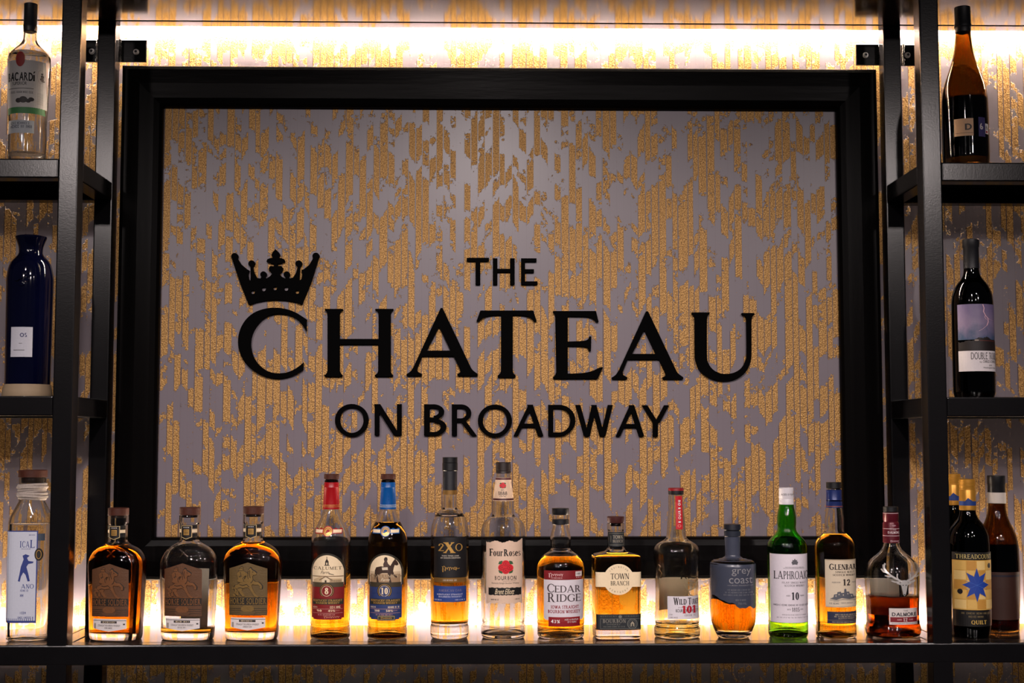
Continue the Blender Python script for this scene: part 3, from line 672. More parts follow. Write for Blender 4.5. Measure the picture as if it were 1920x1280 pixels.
class Decal:
    """flat print or applied label lying on a bottle's surface"""
    def __init__(s, b, off=.0004, back=False, slab=.003, th=0):
        s.b, s.off, s.back, s.slab, s.th = b, off, back, slab, th
        s.mats = []; s.v = []; s.f = []; s.mi = []
    def mat(s, m):
        if m not in s.mats: s.mats.append(m)
        return s.mats.index(m)
    def _put(s, pts, mi, off):
        k = len(s.v)
        for x, z in pts: s.v.append(s.b.surf(x, z, off, s.back))
        f = list(range(k, k+len(pts)))
        a, b, c = (Vector(s.v[i]) for i in f[:3]); nrm = (b-a).cross(c-a)
        if (nrm.y > 0) != s.back: f = f[::-1]
        s.f.append(f); s.mi.append(mi)
    def poly(s, pts, m, off=0, th=0):
        mi = s.mat(m); L = [(s.b.X(x), s.b.Z(y)) for x, y in pts]; s.k = (getattr(s, 'k', 0)+1) % 11; o = s.off+off+th+s.k*.000008
        for t in tri(L):
            x0, x1 = min(p[0] for p in t), max(p[0] for p in t)
            n = int((x1-x0)/s.slab)+1
            for i in range(n):
                c = clip(clip(t, x0+(x1-x0)*i/n, 1), x0+(x1-x0)*(i+1)/n, -1) if n > 1 else t
                if len(c) >= 3: s._put(c, mi, o)
        if th:
            for i in range(len(L)):
                p, q = L[i], L[(i+1) % len(L)]; k = len(s.v)
                s.v += [s.b.surf(*p, s.off), s.b.surf(*q, s.off), s.b.surf(*q, o), s.b.surf(*p, o)]
                s.f.append([k, k+1, k+2, k+3]); s.mi.append(mi)
        return s
    def grid(s, x0, x1, top, bot, m, nx=22, ny=None, off=0):
        """label between the curves top(x) and bot(x)"""
        tf = top if callable(top) else (lambda x: top); bf = bot if callable(bot) else (lambda x: bot)
        for i in range(nx):
            xa, xb = x0+(x1-x0)*i/nx, x0+(x1-x0)*(i+1)/nx
            ya, yb = tf(xa), tf(xb); za, zb = bf(xa), bf(xb)
            n = ny or 6
            for j in range(n):
                g = lambda y0, y1, t: y0+(y1-y0)*t
                mi = s.mat(m)
                s._put([(s.b.X(xa), s.b.Z(g(ya, za, j/n))), (s.b.X(xb), s.b.Z(g(yb, zb, j/n))), (s.b.X(xb), s.b.Z(g(yb, zb, (j+1)/n))), (s.b.X(xa), s.b.Z(g(ya, za, (j+1)/n)))], mi, s.off+off)
        return s
    def rect(s, x0, y0, x1, y1, m, off=0, th=0): return s.poly([(x0, y0), (x1, y0), (x1, y1), (x0, y1)], m, off, th)
    def disc(s, cx, cy, rx, ry, m, off=0, th=0): return s.poly(ell(cx, cy, rx, ry, 0, 348, 29), m, off, th)
    def ringd(s, cx, cy, rx, ry, w, m, off=0, a0=0, a1=360):
        for q in ring(cx, cy, rx, ry, w, w, a0, a1, 36): s.poly(q, m, off)
        return s
    def text(s, t, x0, y0, x1, y1, m, st=SERIF, off=0, th=0, shear=0, sp=.13):
        ps = builtin(t, shear) if st is None else line_polys(t, st, sp)[0]
        for q in fit(ps, x0, y0, x1, y1): s.poly(q, m, off, th)
        return s
    def arc(s, t, cx, cy, r, a0, a1, h, m, st=SANS, outward=True):
        """letters along an arc from angle a0 to a1 (degrees, y down, 0 = right)"""
        for i, c in enumerate(t):
            if c == ' ': continue
            a = math.radians(a0+(a1-a0)*(i+.5)/len(t)); px, py = cx+r*math.cos(a), cy-r*math.sin(a)
            rot = (math.pi/2-a) if outward else (-math.pi/2-a)
            for q in glyph(c, **st)[0]:
                s.poly([(px+((x-.4)*h*.8*math.cos(rot)+(y-.5)*h*math.sin(rot)), py+((x-.4)*h*.8*math.sin(rot)-(y-.5)*h*math.cos(rot))) for x, y in q], m)
        return s
    def fine(s, x0, y0, x1, y1, m, off=0):
        """print too fine to read in the photograph: a line of word-like marks"""
        h = y1-y0; x = x0; run = random.randint(3, 7)
        while x < x1-h*.3:
            if run == 0: x += h*.45; run = random.randint(3, 7); continue
            w = h*random.choice((.22, .45, .5, .55)); k = random.random()
            if w < h*.3 or k < .25: s.rect(x, y0, x+h*.16, y1, m, off)
            elif k < .65: s.rect(x, y0, x+w, y0+h*.2, m, off); s.rect(x, y1-h*.2, x+w, y1, m, off); s.rect(x, y0, x+h*.16, y1, m, off)
            else: s.rect(x, y0, x+h*.15, y1, m, off); s.rect(x+w-h*.15, y0, x+w, y1, m, off); s.rect(x, y0+h*.4, x+w, y0+h*.6, m, off)
            x += w+h*.18; run -= 1
        return s
    def scrawl(s, x0, y0, x1, y1, m, off=0, w=3.0, loops=7):
        """a handwritten signature as one looping pen stroke"""
        P = []
        for i in range(loops*9+1):
            t = i/(loops*9); a = 2*math.pi*loops*t
            amp = (y1-y0)*(.5 if t < .25 else .28)*(.75+.25*math.sin(5*t*math.pi))
            P.append((x0+(x1-x0)*t+amp*.35*math.sin(a), (y0+y1)/2-amp*math.cos(a)+amp*.2))
        for (xa, ya), (xb, yb) in zip(P, P[1:]):
            L = math.hypot(xb-xa, yb-ya) or 1; nx, ny = -(yb-ya)/L*w/2, (xb-xa)/L*w/2
            s.poly([(xa+nx, ya+ny), (xb+nx, yb+ny), (xb-nx, yb-ny), (xa-nx, ya-ny)], m, off)
        return s
    def build(s, name, parent=None, label=None):
        me = bpy.data.meshes.new(name); me.from_pydata(s.v, [], s.f)
        o = link(name, me, s.mats, parent or s.b.root, False)
        me.polygons.foreach_set('material_index', s.mi)
        if label: o['label'] = label
        return o
def clip(pl, x, sgn):
    out = []
    for i in range(len(pl)):
        a, b = pl[i], pl[(i+1) % len(pl)]; ia, ib = (a[0]-x)*sgn >= 0, (b[0]-x)*sgn >= 0
        if ia: out.append(a)
        if ia != ib and a[0] != b[0]:
            t = (x-a[0])/(b[0]-a[0]); out.append((x, a[1]+(b[1]-a[1])*t))
    return out
Z3, Z4, Z5, Z6, Z7, Z8 = (560, 870, 3.659), (780, 840, 3.459), (990, 930, 4.57), (1200, 900, 4.13), (1410, 890, 4), (1590, 930, 4.414)
A1, A2, A3, A4, A5, A6 = (40, 20, 3.2), (40, 420, 3.2), (40, 820, 2.909), (1560, 20, 3.2), (1560, 420, 3.2), (1560, 820, 2.909)
ROW = 'liquor bottles along the bottom shelf'
CREAM, PAPER, BLACK, WHITEI, GOLD = ink(226, 205, 170), ink(214, 206, 204), ink(16, 14, 14), ink(236, 232, 230), plain('gold_print', rgb(205, 160, 84), .35, .5)
CORK = plain('dark_cork_wood', rgb(66, 30, 18), .6, 0, .3, .35, 120, .3, 300)
BLACKCAP = plain('black_cap', (.008, .008, .009), .35)
DKGREY, NAVY, RED, MAROON = ink(52, 46, 46), ink(24, 36, 74), ink(152, 22, 28), plain('maroon_capsule', rgb(88, 22, 34), .3, .2)
BACKP = paper_back('back_label_paper', (.34, .33, .33))
def fillers(d, lines, m):
    """small print: (words or nothing where unreadable, x0, y0, x1, y1)"""
    for t, x0, y0, x1, y1 in lines:
        if t: d.text(t, x0, y0, x1, y1, m, None)
        else: d.fine(x0, y0, x1, y1, m)

# --- three flask bottles with embossed metal plates
HORSE = [(232, 742), (226, 716), (212, 690), (222, 668), (240, 662), (256, 652), (270, 640), (292, 628), (306, 606), (316, 580), (322, 556), (336, 540), (346, 545), (350, 556), (370, 566), (384, 578), (378, 590), (358, 592), (352, 606), (356, 626),
         (372, 640), (396, 642), (410, 654), (424, 672), (422, 694), (408, 692), (408, 674), (394, 662), (376, 664), (354, 660), (346, 670), (358, 700), (372, 728), (388, 742), (404, 752), (388, 758), (368, 748), (350, 722), (334, 694), (318, 682), (296, 686), (280, 690), (272, 708), (286, 730), (298, 748), (276, 748), (256, 724), (250, 706), (246, 724), (250, 746)]
RIDER = [(238, 640), (246, 616), (240, 600), (236, 580), (250, 566), (256, 548), (262, 534), (274, 530), (284, 540), (280, 556), (292, 566), (304, 572), (326, 590), (322, 600), (298, 596), (292, 618), (298, 640), (302, 664), (290, 668), (276, 646), (258, 646)]
def flask(cx, by, label, level, liq, plate_rgb, rot, back):
    zoom = (cx-349/4, by-1090/4, 4)
    prof = [(150, 74), (158, 78), (203, 78), (215, 72), (335, 72), (350, 78), (364, 100), (385, 138), (410, 170), (440, 193), (480, 211), (520, 218), (560, 217), (700, 210), (900, 202), (1040, 197), (1075, 195), (1090, 189)]
    b = Bottle('whiskey_bottle', label, zoom, 349, 1090, prof, None, [(335, 1), (440, .62), (1090, .62)], [(335, 2), (450, 2.7), (1090, 2.7)], rot, group=ROW)
    b.glass(CLEAR, level, liq, 1018, .003, .003, .002)
    st = b.lathe('stopper', [(92, 72), (96, 77), (146, 77), (150, 74), (151, 60), (168, 56)], CORK)
    m = plain('plate_%d' % plate_rgb[0], rgb(*plate_rgb), .5, .15, .5, .2, 90, .3, 400)
    hi = plain('plate_hi_%d' % plate_rgb[0], rgb(*[min(255, int(c*1.35)) for c in plate_rgb]), .4, .3, .5, .2, 90, .3, 400)
    d = Decal(b, .0006)
    top = lambda x: 500+45*abs(x-349)/144
    d.grid(205, 493, top, 890, m, 24, 6); pl = d.build('front_plate'); pl['label'] = 'embossed bronze plate with rearing horse and rider'
    d = Decal(b, .0006)
    sh = lambda pts: [(x+33, y) for x, y in pts]
    dkp = plain('dark_patina', (.012, .009, .006), .5)
    def grow(pts, k):
        cx = sum(p[0] for p in pts)/len(pts); cy = sum(p[1] for p in pts)/len(pts)
        return [(cx+(x-cx)*k, cy+(y-cy)*k) for x, y in pts]
    for P_ in (HORSE, RIDER): d.poly(grow(sh(P_), 1.07), dkp, 0, .0002)
    def groove(pts, w=3.5):
        for (x0, y0), (x1, y1) in zip(pts, pts[1:]):
            L = math.hypot(x1-x0, y1-y0) or 1; nx, ny = -(y1-y0)/L*w/2, (x1-x0)/L*w/2
            d.poly([(x0+nx+33, y0+ny), (x1+nx+33, y1+ny), (x1-nx+33, y1-ny), (x0-nx+33, y0-ny)], dkp, .0023)
    for g_ in ([(322, 560), (318, 590), (322, 620)], [(334, 556), (330, 585), (338, 612)], [(256, 662), (280, 668), (310, 660)], [(296, 600), (282, 616), (290, 640)], [(262, 570), (268, 590), (258, 610)], [(246, 560), (280, 560)], [(250, 604), (274, 598)], [(240, 690), (262, 684), (280, 690)], [(340, 650), (352, 640), (356, 626)], [(226, 690), (240, 700), (236, 720)], [(352, 566), (360, 570)], [(254, 540), (282, 542)], [(310, 660), (330, 680)]): groove(g_)
    d.poly(sh(HORSE), hi, 0, .0016); d.poly(sh(RIDER), hi, .0002, .0020)
    for k in range(8):                                # tail and foliage scrolls at the horse's feet
        d.disc(248+random.uniform(-18, 18), 690+k*8, 9, 6, hi, 0, .0010)
    d.poly([(205, 750), (493, 750), (493, 754), (205, 754)], hi, 0, .0006)
    d.build('relief', pl)
    d = Decal(b, .0007); dk = plain('dark_patina', (.012, .009, .006), .5)
    d.rect(207, 758, 491, 812, dk); d.rect(207, 838, 300, 842, dk); d.rect(398, 838, 491, 842, dk); d.rect(207, 852, 300, 856, dk); d.rect(398, 852, 491, 856, dk); d.rect(207, 866, 491, 869, dk)
    for k in range(24): d.disc(211+k*12, 880, 3, 3, dk)
    d.text('HORSE SOLDIER', 212, 762, 487, 808, hi, dict(W=.20, Th=.17, S=.05, st=.1), .0002, .0004, sp=.16)
    d.poly([(300, 832), (322, 818), (376, 818), (398, 832), (398, 850), (376, 862), (322, 862), (300, 850)], hi, .0002, .0006)
    d.poly([(286, 872), (310, 858), (388, 858), (412, 872), (388, 884), (310, 884)], m, .0001, .0006)
    d.fine(318, 832, 380, 846, dk)
    d.build('lettering', pl)
    d = Decal(b, .0005)
    d.grid(218, 480, 906, lambda x: 978+22*(1-abs(x-349)/131), PAPER, 20, 3); lo = d.build('lower_label')
    d = Decal(b, .0007); d.rect(218, 916, 480, 919, BLACK); d.rect(285, 922, 410, 938, DKGREY); d.fine(300, 925, 396, 935, CREAM)
    fillers(d, [('STRAIGHT BOURBON WHISKEY', 262, 948, 436, 962, ), ('', 316, 968, 382, 978)], DKGREY); d.rect(228, 940, 244, 978, ink(150, 140, 130)); d.rect(456, 940, 470, 950, DKGREY)
    d.build('lettering', lo)
    d = Decal(b, .0004); d.grid(280, 418, 222, 248, BLACK, 14, 1); d.grid(280, 418, 254, 278, CREAM, 14, 1); d.grid(280, 418, 284, 310, BLACK, 14, 1); nb = d.build('neck_band')
    d = Decal(b, .0009)
    d.poly([(308, 226), (392, 226), (392, 312), (350, 328), (308, 312)], ink(196, 170, 120)); d.poly([(312, 229), (388, 229), (388, 309), (350, 323), (312, 309)], BLACK, .0002)
    d.rect(330, 254, 372, 296, GOLD, .0004)
    for k in range(4): d.disc(332+k*12, 240, 3.4, 3.4, PAPER, .0004)
    for k in range(3): d.rect(334, 262+k*11, 368, 266+k*11, BLACK, .0006)
    d.build('neck_badge', nb)
    d = Decal(b, .0012)                                # crossed sabres pressed into the shoulder
    for x0, x1 in ((318, 378), (380, 320)):
        d.poly([(x0, 452), (x0+9, 452), (x1+9, 398), (x1, 398)], CLEAR, 0, .0014)
    d.build('pressed_emblem', b.body)
    if back:
        d = Decal(b, .0004, back=True); d.grid(250, 470, 560, 1000, BACKP, 14, 4); d.build('back_label')
    return b
flask(217.3, 1202.5, 'full amber flask bottle with copper horse plate beside the steel post', 366, DEEP, (92, 60, 38), -.17, False)
flask(352, 1201.5, 'nearly empty clear flask bottle with olive bronze horse plate', 985, AMBER, (92, 73, 36), -.14, True)
flask(472, 1200, 'full dark amber flask bottle with bronze horse plate beside red-capped bottle', 357, DEEP, (95, 75, 42), -.10, False)

# --- two tall bottles with arched farm labels
def farm(cx, label, capc, band, level, main, num, horse, ring_m):
    prof = [(112, 44), (118, 48), (128, 47), (165, 46), (310, 53), (330, 59), (380, 77), (430, 101), (470, 121), (510, 132), (550, 136), (700, 136), (1085, 136), (1104, 133), (1130, 135), (1175, 135), (1196, 126)]
    b = Bottle('whiskey_bottle', label, (cx-215/3.659, 870, 3.659), 215, 1196, prof, group=ROW, rot=-.08)
    b.glass(CLEAR, level, AMBER, 1176, .003, .010, .011)
    b.lathe('stopper', [(72, 49), (75, 52), (106, 52), (109, 46), (111, 40), (140, 38)], CORK)
    cap = b.lathe('capsule', [(128, 47), (130, 50), (158, 50), (163, 52), (168, 50), (312, 57.5), (313, 54)], capc)
    d = Decal(b, .0003)
    for y in (282, 293):
        R = []
        b.lathe('capsule_line', [(y, 57.0-(312-y)*.048), (y+.2, 57.6-(312-y)*.048), (y+4, 57.8-(312-y)*.048), (y+4.2, 57.0-(312-y)*.048)], band, cap)
    d = Decal(b, .0005)
    d.grid(122, 308, lambda x: 440+4*math.sin(x), lambda x: 474, capc, 24, 2); d.grid(126, 304, 446, 468, CREAM, 24, 2, .0001); d.disc(215, 458, 36, 36, capc, .0002); d.disc(215, 458, 30, 30, GOLD, .0003); d.ringd(215, 458, 24, 24, 3, capc, .0004); d.disc(217, 455, 12, 9, capc, .0004); d.disc(208, 464, 8, 6, capc, .0004)
    d.build('neck_label')
    d = Decal(b, .0004)
    arch = lambda x: 730-125*math.sqrt(max(0, 1-((x-215)/121)**2))
    arch2 = lambda x: 732-114*math.sqrt(max(0, 1-((x-215)/109)**2))
    d.grid(95, 335, arch, 820, ink(38, 34, 24), 26, 4); d.grid(107, 323, arch2, 815, CREAM, 26, 4, .0001)
    d.grid(104, 326, 800, 1040, main, 24, 5, .00005); d.grid(118, 312, 1038, 1050, main, 20, 1)
    fl = d.build('front_label')
    d = Decal(b, .0007, slab=.002)
    sep, dk = ink(150, 128, 100), ink(46, 36, 28)
    d.rect(108, 756, 322, 764, sep)
    if not horse:
        d.poly([(203, 660), (215, 640), (227, 660), (227, 684), (203, 684)], dk); d.poly([(196, 684), (234, 684), (234, 688), (196, 688)], dk); d.rect(213, 628, 217, 645, dk); d.rect(211, 668, 219, 682, CREAM, .0001)
        d.text('CALUMET', 118, 694, 312, 716, ink(92, 78, 60)); d.text('Farm', 172, 722, 232, 744, dk, None, shear=.4); d.poly([(228, 738), (262, 748), (264, 752), (228, 744)], dk)
        d.poly([(120, 800), (120, 782), (170, 762), (188, 770), (208, 754), (232, 772), (312, 776), (312, 800)], ink(188, 164, 128)); d.poly([(182, 800), (182, 782), (208, 760), (234, 782), (234, 800)], ink(214, 196, 164), .0001); d.poly([(160, 784), (208, 756), (256, 784), (250, 788), (208, 764), (166, 788)], ink(120, 100, 76), .0002); d.rect(202, 786, 214, 800, dk, .0002)
        for k in range(11): d.rect(240+k*6.5, 784, 243+k*6.5, 798, ink(90, 72, 52), .0002)
        d.rect(108, 800, 322, 832, ink(72, 62, 44))
    else:
        d.rect(112, 742, 318, 800, ink(150, 122, 92)); d.rect(112, 728, 318, 745, ink(196, 172, 140))
        hs = [(148, 790), (152, 750), (146, 722), (156, 700), (190, 692), (228, 698), (254, 690), (268, 664), (280, 648), (284, 640), (290, 652), (300, 664), (306, 680), (296, 688), (282, 684), (276, 702), (272, 726), (280, 750), (300, 764), (292, 772), (268, 752), (260, 742), (254, 770), (262, 800), (248, 800), (242, 762), (236, 738), (200, 738), (180, 746), (168, 770), (176, 800), (160, 800), (158, 772), (160, 752)]
        d.poly(hs, ink(54, 36, 26), .0001); d.poly([(140, 790), (148, 716), (156, 716), (150, 760)], dk, .0001)
        d.poly([(208, 700), (206, 676), (214, 660), (210, 644), (218, 630), (232, 632), (236, 646), (232, 658), (240, 676), (254, 690), (240, 696), (244, 726), (232, 728), (228, 700)], ink(70, 50, 44), .0002); d.disc(224, 640, 10, 9, dk, .0003); d.poly([(196, 700), (236, 698), (238, 716), (200, 718)], ink(206, 190, 166), .0003)
        d.text('CALUMET', 126, 748, 312, 768, ink(180, 160, 130), SERIF, .0004); d.text('Farm', 190, 772, 250, 792, ink(220, 205, 176), None, .0004, 0, .4)
        d.rect(108, 800, 322, 832, ink(58, 50, 36))
    d.rect(104, 850, 160, 874, main, .0001); d.rect(272, 850, 322, 874, main, .0001)
    d.disc(215, 858, 50, 50, ink(40, 34, 28), .0002); d.ringd(215, 858, 46, 46, 3, GOLD, .0003); d.disc(215, 858, 38, 38, main, .0003); d.ringd(215, 858, 36, 36, 2.5, CREAM, .0004)
    w = 13 if len(num) == 1 else 24
    d.text(num, 215-w, 836, 215+w, 880, CREAM, BOLD, .0005)
    d.fine(112, 856, 152, 868, CREAM); d.fine(278, 856, 316, 868, CREAM)
    d.rect(112, 912, 322, 948, ink(44, 44, 34), .0002); d.text('KENTUCKY STRAIGHT', 118, 915, 316, 929, GOLD, SLAB, .0003); d.text('BOURBON WHISKEY', 138, 932, 300, 945, GOLD, SLAB, .0003)
    d.rect(130, 892, 300, 908, main, .0004); fillers(d, [('', 140, 896, 292, 906)], ink(190, 150, 150))
    d.fine(116, 962, 156, 972, CREAM); d.fine(240, 960, 312, 974, CREAM)
    d.text('90' if num == '8' else '100', 146, 984, 182, 998, CREAM, BOLD); d.text('45%' if num == '8' else '50%', 226, 984, 272, 998, CREAM, BOLD)
    d.rect(112, 978, 318, 980, ink(190, 140, 130)); d.rect(112, 1006, 318, 1008, ink(190, 140, 130)); d.rect(250, 990, 300, 992, ink(190, 140, 130))
    fillers(d, [('', 156, 1014, 272, 1022)], ink(200, 150, 140)); (None if horse else d.scrawl(196, 1024, 300, 1042, ink(190, 130, 110), 0))
    d.build('lettering', fl)
    if horse:
        d = Decal(b, .0009); d.grid(166, 288, 1022, 1058, ink(40, 36, 28), 14, 1); d.grid(170, 284, 1026, 1054, ink(150, 138, 104), 14, 1, .0001); d.grid(174, 280, 1030, 1050, ink(52, 50, 40), 14, 1, .0002); d.scrawl(190, 1030, 266, 1050, GOLD, .0004); d.build('signature_seal')
    return b
farm(618.8, 'tall whiskey bottle with red capsule, farm label, about half full', plain('red_capsule', rgb(150, 8, 18), .35), GOLD, 742, ink(120, 24, 26), '8', False, None)
farm(725.9, 'tall whiskey bottle with bright blue capsule and racehorse label', plain('blue_capsule', rgb(0, 72, 138), .35), ink(170, 175, 180), 402, ink(40, 54, 100), '10', True, None)

# --- slim bottle, black label
b = Bottle('whiskey_bottle', 'slim bottle with black neck and black and blue gold-lettered labels', Z4, 217, 1230, [(290, 45), (388, 45), (398, 50), (412, 72), (440, 93), (470, 108), (510, 119), (560, 124), (700, 124), (1118, 123), (1134, 121), (1146, 124), (1205, 123), (1230, 113)], group=ROW)
b.glass(CLEAR, 640, AMBER, 1128, .0032, .003, .002)
b.lathe('stopper', [(62, 46), (64, 49), (96, 49), (98, 46), (99, 49), (101, 50.5), (148, 50.5), (152, 47)], BLACKCAP)
cap = b.lathe('capsule', [(151, 46), (153, 47.5), (275, 47.5), (276, 45)], plain('black_capsule', (.010, .010, .013), .45))
b.lathe('gold_band', [(275, 46), (276, 48), (304, 48), (305, 46)], plain('antique_gold', rgb(150, 112, 60), .35, .6), cap)
d = Decal(b); d.grid(118, 326, 574, 830, ink(14, 13, 16), 22, 5); d.grid(118, 326, 832, 862, plain('antique_gold', rgb(150, 112, 60), .35, .6), 22, 1); fl = d.build('front_label')
d = Decal(b, .0006, slab=.002); d.text('2', 146, 614, 182, 662, GOLD, SERIF); d.text('X', 178, 606, 258, 674, GOLD, BOLD); d.text('O', 256, 614, 302, 662, GOLD, SERIF)
fillers(d, [('TWO TIMES OAK', 168, 688, 280, 697), ('BY DIXON DEDMAN', 162, 701, 288, 710), ('', 178, 842, 270, 852)], ink(190, 180, 165))
d.scrawl(170, 752, 268, 792, GOLD, 0); d.poly([(250, 776), (284, 770), (284, 773), (252, 780)], GOLD); d.build('lettering', fl)
d = Decal(b); d.grid(116, 326, lambda x: 884+.01*(x-116), 986, ink(36, 58, 122), 22, 3); fl = d.build('lower_label')
d = Decal(b, .0006, slab=.002); d.text('AMERICAN OAK', 148, 905, 298, 920, ink(120, 110, 130), SERIF); fillers(d, [('KENTUCKY STRAIGHT', 140, 933, 304, 943), ('BOURBON WHISKEY', 150, 948, 298, 957), ('', 122, 968, 170, 976), ('', 256, 968, 318, 976)], ink(200, 200, 215)); d.build('lettering', fl)

# --- tall clear bottle, pink-beige rose label
b = Bottle('whiskey_bottle', 'tall empty clear bottle with torn-edge beige label and red rose', Z4, 566, 1225, [(165, 44), (172, 47), (190, 47), (200, 46), (340, 65), (352, 70), (430, 70), (443, 76), (455, 94), (475, 119), (500, 135), (540, 144), (590, 145), (1098, 143), (1120, 139), (1132, 138), (1148, 143), (1200, 143), (1225, 133)], group=ROW)
b.glass(CLEAR, None, None, 1196, .003, .006, .005)
b.lathe('cap', [(95, 47), (98, 50), (150, 50), (152, 47), (153, 50), (166, 51), (168, 46)], plain('dark_brown_cap', rgb(30, 18, 16), .45), seg=12)
nl = b.lathe('neck_tag', [(194, 48), (195, 49.5), (344, 68.5), (345, 67)], ink(206, 176, 150))
b.lathe('tag_line', [(196, 48), (196.5, 50.2), (208, 51.8), (208.5, 50)], ink(70, 20, 28), nl); b.lathe('tag_line', [(328, 66), (328.5, 67.2), (340, 68.8), (340.5, 66)], ink(60, 14, 24), nl)
ROSE, ROSE2, LEAF = ink(196, 24, 36), ink(140, 12, 24), ink(52, 84, 50)
class Cone:                                         # decal surface of the neck tag
    X = b.X; Z = b.Z
    def surf(s, x, z, off, back=False):
        r = (49.5+(b.Yp(z)-195)*.1275)/b.s/b.ppm+off
        return (x, -math.sqrt(max(1e-9, r*r-min(abs(x), r*.99)**2)), z)
cn = Cone(); cn.X, cn.Z, cn.root = b.X, b.Z, b.root
def rose(d, cx, cy, r):
    for k in range(4):
        a = math.radians(45+90*k); d.poly([(cx+r*.5*math.cos(a), cy+r*.5*math.sin(a)), (cx+r*1.15*math.cos(a-.35), cy+r*1.0*math.sin(a-.35)), (cx+r*1.3*math.cos(a), cy+r*1.1*math.sin(a)), (cx+r*1.15*math.cos(a+.35), cy+r*1.0*math.sin(a+.35))], LEAF)
    for dx, dy in ((-.52, .06), (.52, .1), (0, -.45), (0, .45)):
        d.disc(cx+dx*r, cy+dy*r, r*.55, r*.50, ROSE, .00015)
    for dx, dy in ((-.52, .06), (.52, .1), (0, -.45), (0, .45)):
        d.ringd(cx+dx*r, cy+dy*r, r*.34, r*.30, r*.07, ROSE2, .0003, 20, 300); d.disc(cx+dx*r, cy+dy*r, r*.10, r*.08, ROSE2, .0003)
d = Decal(cn, .0004, slab=.002); rose(d, 562, 244, 20); d.text('1888', 532, 283, 590, 307, BLACK, dict(W=.16, Th=.12, S=0, st=0)); d.text('EST.', 550, 270, 572, 278, DKGREY, None); d.fine(540, 312, 584, 319, DKGREY); d.build('lettering', nl)
d = Decal(b); tear = lambda k: (lambda x: k+5*math.sin(x*.09)+3*math.sin(x*.31))
d.grid(455, 688, lambda x: 600-14*max(0, (x-640)/48)+6*math.sin(x*.07)+2*math.sin(x*.33), lambda x: 992+4*math.sin(x*.14), ink(206, 178, 156), 30, 5); fl = d.build('front_label')
d = Decal(b, .0006, slab=.002)
for t, x0, x1, y0, y1 in (('F', 475, 499, 646, 692), ('R', 567, 600, 648, 692)): d.text(t, x0, y0, x1, y1, BLACK, BOLD)
[d.poly(q, BLACK) for q in fit(lower_line('our'), 500, 661, 562, 693)+fit(lower_line('oses'), 601, 662, 676, 693)]
rose(d, 580, 762, 46); d.text('BOURBON', 510, 818, 648, 844, BLACK, SANS, sp=.25); d.text('Kentucky Straight Bourbon Whiskey', 490, 858, 666, 872, DKGREY, None)
d.grid(470, 680, lambda x: 893+2*math.sin(x*.2), lambda x: 940+2*math.sin(x*.25), BLACK, 22, 1); d.text('Brent Elliott', 510, 900, 636, 934, CREAM, None, .0002, 0, .45); fillers(d, [('', 486, 964, 538, 973), ('', 640, 962, 668, 971)], DKGREY); d.rect(560, 850, 646, 851.5, DKGREY)
d.build('lettering', fl)
d = Decal(b, .0004, back=True); d.grid(432, 700, 683, 950, paper_back('pale_back_paper', (.75, .72, .70)), 22, 4); d.build('back_label')

# --- round bottle, red and white label
b = Bottle('whiskey_bottle', 'round amber bottle with white and red label and black cap', Z5, 281, 1205, [(165, 66), (172, 71), (200, 70), (215, 66), (250, 66), (290, 73), (340, 86), (390, 90), (425, 86), (452, 84), (474, 98), (500, 138), (530, 171), (560, 189), (600, 201), (660, 204), (1075, 204), (1100, 199), (1130, 201), (1180, 200), (1205, 186)], group=ROW)
b.glass(CLEAR, 514, AMBER, 1165, .0026, .008, .008)
b.lathe('cap', [(108, 71), (111, 74), (160, 74), (164, 72), (166, 60)], BLACKCAP)
b.lathe('neck_ring', [(203, 70), (206, 73.5), (245, 73.5), (249, 70)], BLACKCAP)
d = Decal(b); d.grid(132, 456, 625, 700, ink(118, 18, 26), 24, 2); d.grid(398, 454, 634, 674, PAPER, 6, 2, .0001)
lab = d.build('upper_label'); d = Decal(b, .0007, slab=.002); d.scrawl(168, 640, 290, 680, ink(226, 190, 190), 0); fillers(d, [('', 190, 682, 286, 690), ('', 404, 680, 452, 688)], ink(226, 190, 190)); d.fine(406, 646, 448, 662, DKGREY); d.build('lettering', lab)
d = Decal(b, .0005); edge = lambda x: 1040-14*max(0, 1-min(x-130, 468-x)/14)**2; d.grid(130, 468, 702, edge, ink(206, 198, 204), 26, 5); fl = d.build('front_label')
d = Decal(b, .0008, slab=.002); gd = ink(66, 54, 56)
d.text('C', 158, 735, 216, 808, gd, SERIF); d.text('EDAR', 218, 749, 446, 806, gd, SERIF, sp=.04); d.text('R', 160, 812, 226, 888, gd, SERIF); d.text('IDGE', 232, 820, 446, 884, gd, SERIF, sp=.08)
d.text('IOWA STRAIGHT', 188, 914, 426, 942, ink(132, 34, 44), SLAB); d.text('BOURBON WHISKEY', 164, 952, 440, 980, ink(132, 34, 44), SLAB); d.build('lettering', fl)
d = Decal(b, .0009); d.grid(168, 436, 1012, 1092, ink(132, 20, 28), 20, 2); lb = d.build('lower_label')
d = Decal(b, .0012, slab=.002); d.text('43%', 188, 1034, 262, 1062, PAPER, SANSB); fillers(d, [('AGED A MINIMUM', 302, 1026, 420, 1040), ('OF 3 YEARS', 326, 1046, 404, 1060)], PAPER); d.build('lettering', lb)

